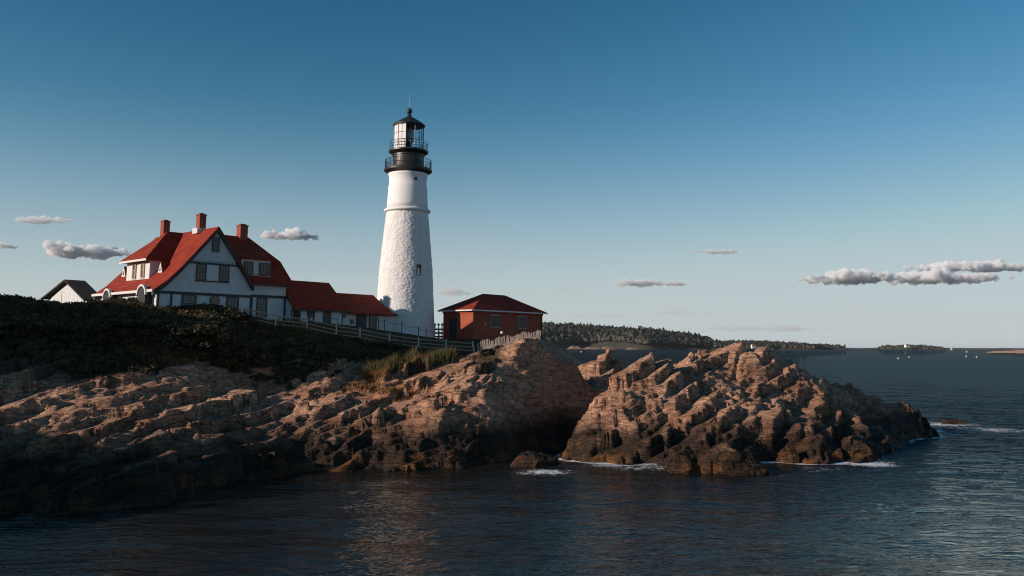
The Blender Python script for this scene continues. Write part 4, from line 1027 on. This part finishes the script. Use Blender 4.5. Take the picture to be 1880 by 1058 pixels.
# rocky shore ledges along the point
for k, (a, b_px, D, h, sd) in enumerate(((1040, 1072, 2090, 9, 1), (1068, 1108, 2080, 7, 2), (1100, 1134, 2085, 7, 3), (1148, 1175, 2075, 6.5, 4), (1178, 1206, 2080, 5, 5), (1206, 1238, 2080, 6, 6), (1240, 1290, 2110, 4, 7))):
    island('shore_ledge', [(a, 1), (a+(b_px-a)*.3, h), (a+(b_px-a)*.7, h*.8), (b_px, 1)], D, 26, 400+sd, 99, 'far_rock')
def cottage(px, D, z, w, h, label, roof='far_roof'):
    p = atY(px, 630, D); t = Thing('cottage', (0, 0, z), label, 'house', o=p[:2], ang=R(15), group='houses on the far shore')
    t.part('wall', Bld().prism_u([(-w*.3, z-6), (w*.3, z-6), (w*.3, z+h*.6), (0, z+h), (-w*.3, z+h*.6)], -w/2, w/2), 'white_plaster')
    r = Bld()
    for s in (-1, 1): r.prism_u([(0, z+h+.05), (0, z+h+.6), (s*w*.36, z+h*.55+.6), (s*w*.36, z+h*.55+.05)][::s], -w/2-.5, w/2+.5)
    t.part('roof', r, roof)
    b = Bld(); [b.box(-w*.35+k*w*.23, -w*.35+k*w*.23+1.2, -w*.3-.12, -w*.3-.01, z+h*.15, z+h*.42) for k in range(4)]; t.part('window_row', b, 'interior_dark')
cottage(1353, 2560, 7, 17, 12, 'white house with red roof on the far shore, larger of the pair below the trees')
cottage(1383, 2560, 7, 13, 9, 'white house on the far shore, smaller and right of the larger white house')
cottage(1323, 2560, 5, 9, 6, 'tiny pale boathouse at the water left of the far white houses')
cottage(1175, 2330, 54, 13, 9, 'pinkish house poking above the woods on the far point', 'far_roof')
cottage(1665, 3960, 16, 22, 8, 'long pale house on the small far island')

def sailboat():
    p = atY(1746, 641, 3300); e = bpy.data.objects.new('sailboat', None); COL.objects.link(e); e.location = (p[0], p[1], 0)
    tag(e, 'white sailboat on the far horizon right of the small island', 'boat')
    b = Bld(); b.solid([(-5,0,.2),(-4,-1.3,1.4),(4.5,-1.3,1.4),(6.5,0,1.7),(4.5,1.3,1.4),(-4,1.3,1.4),(-3,0,-.6),(4,0,-.6)], [(1,2,3,4,5),(0,6,1),(6,7,2,1),(7,3,2),(0,5,6),(6,5,4,7),(7,4,3),(0,1,5)]); mesh_from('hull', b.V, b.F, 'hull_white', e)
    b = Bld().tube((.5,0,1), (.5,0,14), .12, 6); mesh_from('mast', b.V, b.F, 'hull_white', e)
    b = Bld(); b.solid([(.3,-.05,2.3),(-4.5,-.4,2.3),(.3,-.05,13.5),(.3,.05,2.3),(-4.5,-.3,2.3),(.3,.05,13.5)], [(0,1,2),(5,4,3),(0,3,4,1),(1,4,5,2),(2,5,3,0)]); mesh_from('mainsail', b.V, b.F, 'sail_cloth', e)
    b = Bld(); b.solid([(.8,-.05,2),(6,-.2,2),(.8,-.05,12),(.8,.05,2),(6,-.1,2),(.8,.05,12)], [(0,1,2),(5,4,3),(0,3,4,1),(1,4,5,2),(2,5,3,0)]); mesh_from('jib', b.V, b.F, 'sail_cloth', e)
sailboat()
pos_words = ['leftmost buoy, nearest the outcrop peak', 'second buoy, lower of the left pair', 'buoy of the left pair nearer the horizon', 'farthest buoy, just below the distant coast', 'pale buoy left of the rightmost one', 'rightmost buoy, toward the bright ledge']
for k, (px, py) in enumerate(((1067, 647), (1649, 659), (1669, 656.5), (1775, 647), (1774, 655.5), (1793, 656.5))):
    p = atZ(px, py); r = max(.35, p[1]*.0009)
    b = Bld().lathe([(.1*r, -.6*r), (.8*r, -.3*r), (r, .2*r), (.7*r, .8*r), (.2*r, 1.2*r), (.15*r, 1.8*r)], 12); o = mesh_from('buoy', b.V, b.F, 'hull_white'); o.location = (p[0], p[1], .1)
    tag(o, 'white ' + pos_words[k], 'buoy', 'white buoys on the open sea')

# ------------------------------------------------------------------ clouds
def cloud_mat(name, dens):
    m = bpy.data.materials.new(name); m.use_nodes = True; MATS[name] = m; nt = m.node_tree; nt.nodes.remove(nt.nodes['Principled BSDF'])
    v = nd(nt, 'ShaderNodeVolumePrincipled', ins={'Color': (1., 1., 1., 1), 'Density': dens, 'Anisotropy': .0}); L(nt, v.outputs[0], nt.nodes['Material Output'].inputs['Volume'])
cloud_mat('cloud_thick', .034); cloud_mat('cloud_mid', .020); cloud_mat('cloud_soft', .005); cloud_mat('cloud_thin', .0022)
def cloud(x0, x1, y0, y1, mat, label, seed, D=9000., lumps=None, thick=1.):
    import bmesh
    r = np.random.default_rng(seed)
    a = atY(x0, y1, D); b = atY(x1, y0, D); w = b[0]-a[0]; h = b[2]-a[2]; n = lumps or max(24, int(w/h*18))
    bm = bmesh.new(); bmesh.ops.create_icosphere(bm, subdivisions=2, radius=1.); S = np.array([v.co[:] for v in bm.verts]); bm.verts.index_update(); SF = np.array([[v.index for v in f.verts] for f in bm.faces]); bm.free()
    L_ = []
    for k in range(n):
        f = r.random(); env = (math.sin(math.pi*f)**.5)*(.62+.38*math.sin(f*11+seed)*math.sin(f*5+seed*2))
        env = min(1, max(.12, env)); rad = h*.38*env*(.4+.6*r.random()); zc = -.18*h + (h*.62*env-rad)*r.random()**1.1
        L_.append((np.array([w*(f-.5)*.94, r.normal()*h*.5*thick, zc]), rad, 1.6+1.6*r.random()))
    def shell(k, m, par):
        V = []; Fc = []
        for q, (c, rad, sx) in enumerate(L_):
            P = S*rad*k*np.array([sx, 1.4, .8]) + c; P[:, 2] = np.maximum(P[:, 2], (-.34*h + .08*h*np.sin(P[:, 0]/h*2.3+seed))*(1 if k > .9 else .7)); Fc.append(SF+len(S)*q); V.append(P)
        o = mesh_from('cloud' if par is None else 'core', np.concatenate(V), np.concatenate(Fc), m, par)
        md = o.modifiers.new('union', 'REMESH'); md.mode = 'VOXEL'; md.voxel_size = h/22
        for sz, st in ((.34, .24), (.14, .11), (.06, .04)):
            tx = bpy.data.textures.new('cloud_tex', 'CLOUDS'); tx.noise_scale = h*sz; tx.noise_depth = 3
            md = o.modifiers.new('d', 'DISPLACE'); md.texture = tx; md.strength = h*st*2*k; md.mid_level = .5; md.texture_coords = 'GLOBAL'
        return o
    o = shell(1., mat, None); o.location = ((a[0]+b[0])/2, D, (a[2]+b[2])/2)
    tag(o, label, 'cloud', 'clouds low in the sky'); return o
cloud(25, 143, 391, 413, 'cloud_mid', 'small flat cloud at the upper left, highest of the left clouds', 1)
cloud(75, 253, 439, 478, 'cloud_thick', 'long puffy cloud just left of the house roof', 2)
cloud(-30, 40, 443, 458, 'cloud_mid', 'small cloud cut by the left edge of the frame', 3)
cloud(466, 588, 416, 444, 'cloud_thick', 'puffy cloud right of the third chimney of the house', 4)
cloud(1262, 1358, 454, 468, 'cloud_mid', 'small thin cloud left of and above the great cloud', 5)
cloud(1462, 1830, 484, 527, 'cloud_thick', 'great long cloud stretching to the right edge of the frame', 6, lumps=260)
cloud(1640, 1910, 472, 503, 'cloud_thick', 'upper bank of cloud resting over the right end of the great cloud', 16, D=9300)
cloud(1126, 1262, 506, 530, 'cloud_mid', 'ragged small cloud midway between tower and great cloud', 7)
cloud(1008, 1098, 522, 534, 'cloud_thin', 'faint wisp of cloud above the far woods', 8)
cloud(796, 868, 524, 548, 'cloud_soft', 'pale cloud right beside the white tower above the brick building', 9)
cloud(1245, 1540, 590, 612, 'cloud_thin', 'pale band of cloud lying low above the far shore', 10, D=12000)
cloud(1530, 1616, 564, 577, 'cloud_thin', 'faint grey wisp below the great cloud', 11)
cloud(1015, 1165, 570, 586, 'cloud_thin', 'long faint wisp low over the woods beside the brick building', 12)
cloud(1190, 1322, 560, 584, 'cloud_thin', 'faint broken cloud between the woods on the point and the great cloud', 13)

# ------------------------------------------------------------------ air
hm = bpy.data.materials.new('haze'); hm.use_nodes = True; MATS['haze'] = hm; hm.node_tree.nodes.remove(hm.node_tree.nodes['Principled BSDF'])
hv = nd(hm.node_tree, 'ShaderNodeVolumePrincipled', ins={'Color': (.90, .95, 1., 1), 'Density': 1.6e-5, 'Anisotropy': 0.}); L(hm.node_tree, hv.outputs[0], hm.node_tree.nodes['Material Output'].inputs['Volume'])
hz_ = mesh_from('haze', (b := Bld().box(-34000, 34000, -4500, 52000, -12, 92)).V, b.F, 'haze'); tag(hz_, kind='stuff')

# ------------------------------------------------------------------ light, sky, camera
w = bpy.data.worlds.new('World'); SC.world = w; w.use_nodes = True; nt = w.node_tree
bg = nt.nodes['Background']; sky = nt.nodes.new('ShaderNodeTexSky'); sky.sky_type = 'NISHITA'; sky.sun_disc = False
sky.sun_elevation = SUN_EL
sd = (math.cos(SUN_AZ), math.sin(SUN_AZ)); sky.sun_rotation = math.atan2(sd[0], sd[1])
sky.altitude = 0; sky.air_density = 1.0; sky.dust_density = .1; sky.ozone_density = 5.0
sc_ = nd(nt, 'ShaderNodeVectorMath', operation='SCALE'); sc_.inputs['Scale'].default_value = .1; L(nt, sky.outputs[0], sc_.inputs[0])
cv = nt.nodes.new('ShaderNodeRGBCurve'); L(nt, sc_.outputs[0], cv.inputs['Color'])
for ch, pts in ((0, ((0, 0), (.03, .008), (.062, .022), (.086, .042), (.12, .082), (.186, .18), (.326, .40), (1, .62))),
                (1, ((0, 0), (.065, .045), (.139, .115), (.192, .182), (.253, .262), (.355, .39), (.451, .52), (1, .68))),
                (2, ((0, 0), (.15, .10), (.286, .225), (.376, .325), (.45, .415), (.55, .52), (1, .68)))):
    c_ = cv.mapping.curves[ch]
    for q in pts[1:-1]: c_.points.new(*q)
    c_.points[0].location = pts[0]; c_.points[-1].location = pts[-1]
cv.mapping.update()
tcw = nt.nodes.new('ShaderNodeTexCoord'); sz = nt.nodes.new('ShaderNodeSeparateXYZ'); L(nt, tcw.outputs['Generated'], sz.inputs[0])
fz = ramp(nt, sz.outputs[2], ((0., .98), (.08, .68), (.18, .16), (.28, .0), (.46, 0.)), 'B_SPLINE')
cm = mixc(nt, fz, cv.outputs[0], (.52, .575, .61))
up = nd(nt, 'ShaderNodeVectorMath', operation='SCALE'); up.inputs['Scale'].default_value = 10.; L(nt, cm, up.inputs[0])
L(nt, up.outputs[0], bg.inputs[0]); bg.inputs[1].default_value = .1
s = bpy.data.lights.new('sun', 'SUN'); s.energy = 5.0; s.angle = R(.5); s.color = (1., .83, .70)
so = bpy.data.objects.new('sun', s); COL.objects.link(so)
d = Vector((sd[0]*math.cos(SUN_EL), sd[1]*math.cos(SUN_EL), math.sin(SUN_EL))); so.rotation_euler = d.to_track_quat('Z', 'Y').to_euler(); so.location = (-40, -20, 60)

cam = bpy.data.cameras.new('camera'); co = bpy.data.objects.new('camera', cam); COL.objects.link(co); SC.camera = co
cam.sensor_width = 36; cam.lens = 36*F/1880; cam.shift_y = -(529-PY)/1880; cam.clip_end = 60000; cam.clip_start = .1
from mathutils import Matrix
x_ = Vector((1, 0, 0)); y_ = Vector((0, -sp, cp)); z_ = -Vector((0, cp, sp))
xr = x_*cr + y_*sr; yr = -x_*sr + y_*cr
co.matrix_world = Matrix(((xr.x, yr.x, z_.x, 0), (xr.y, yr.y, z_.y, 0), (xr.z, yr.z, z_.z, CH), (0, 0, 0, 1)))
SC.view_settings.view_transform = 'Standard'; SC.view_settings.look = 'None'; SC.view_settings.gamma = 1; SC.view_settings.exposure = 0
SC.render.engine = 'CYCLES'; SC.cycles.use_denoising = True; SC.cycles.filter_width = 1.1; SC.cycles.max_bounces = 24; SC.cycles.volume_bounces = 24; SC.cycles.diffuse_bounces = 4; SC.cycles.glossy_bounces = 4; SC.cycles.transmission_bounces = 8
SC.cycles.transparent_max_bounces = 12; SC.cycles.sample_clamp_indirect = 4
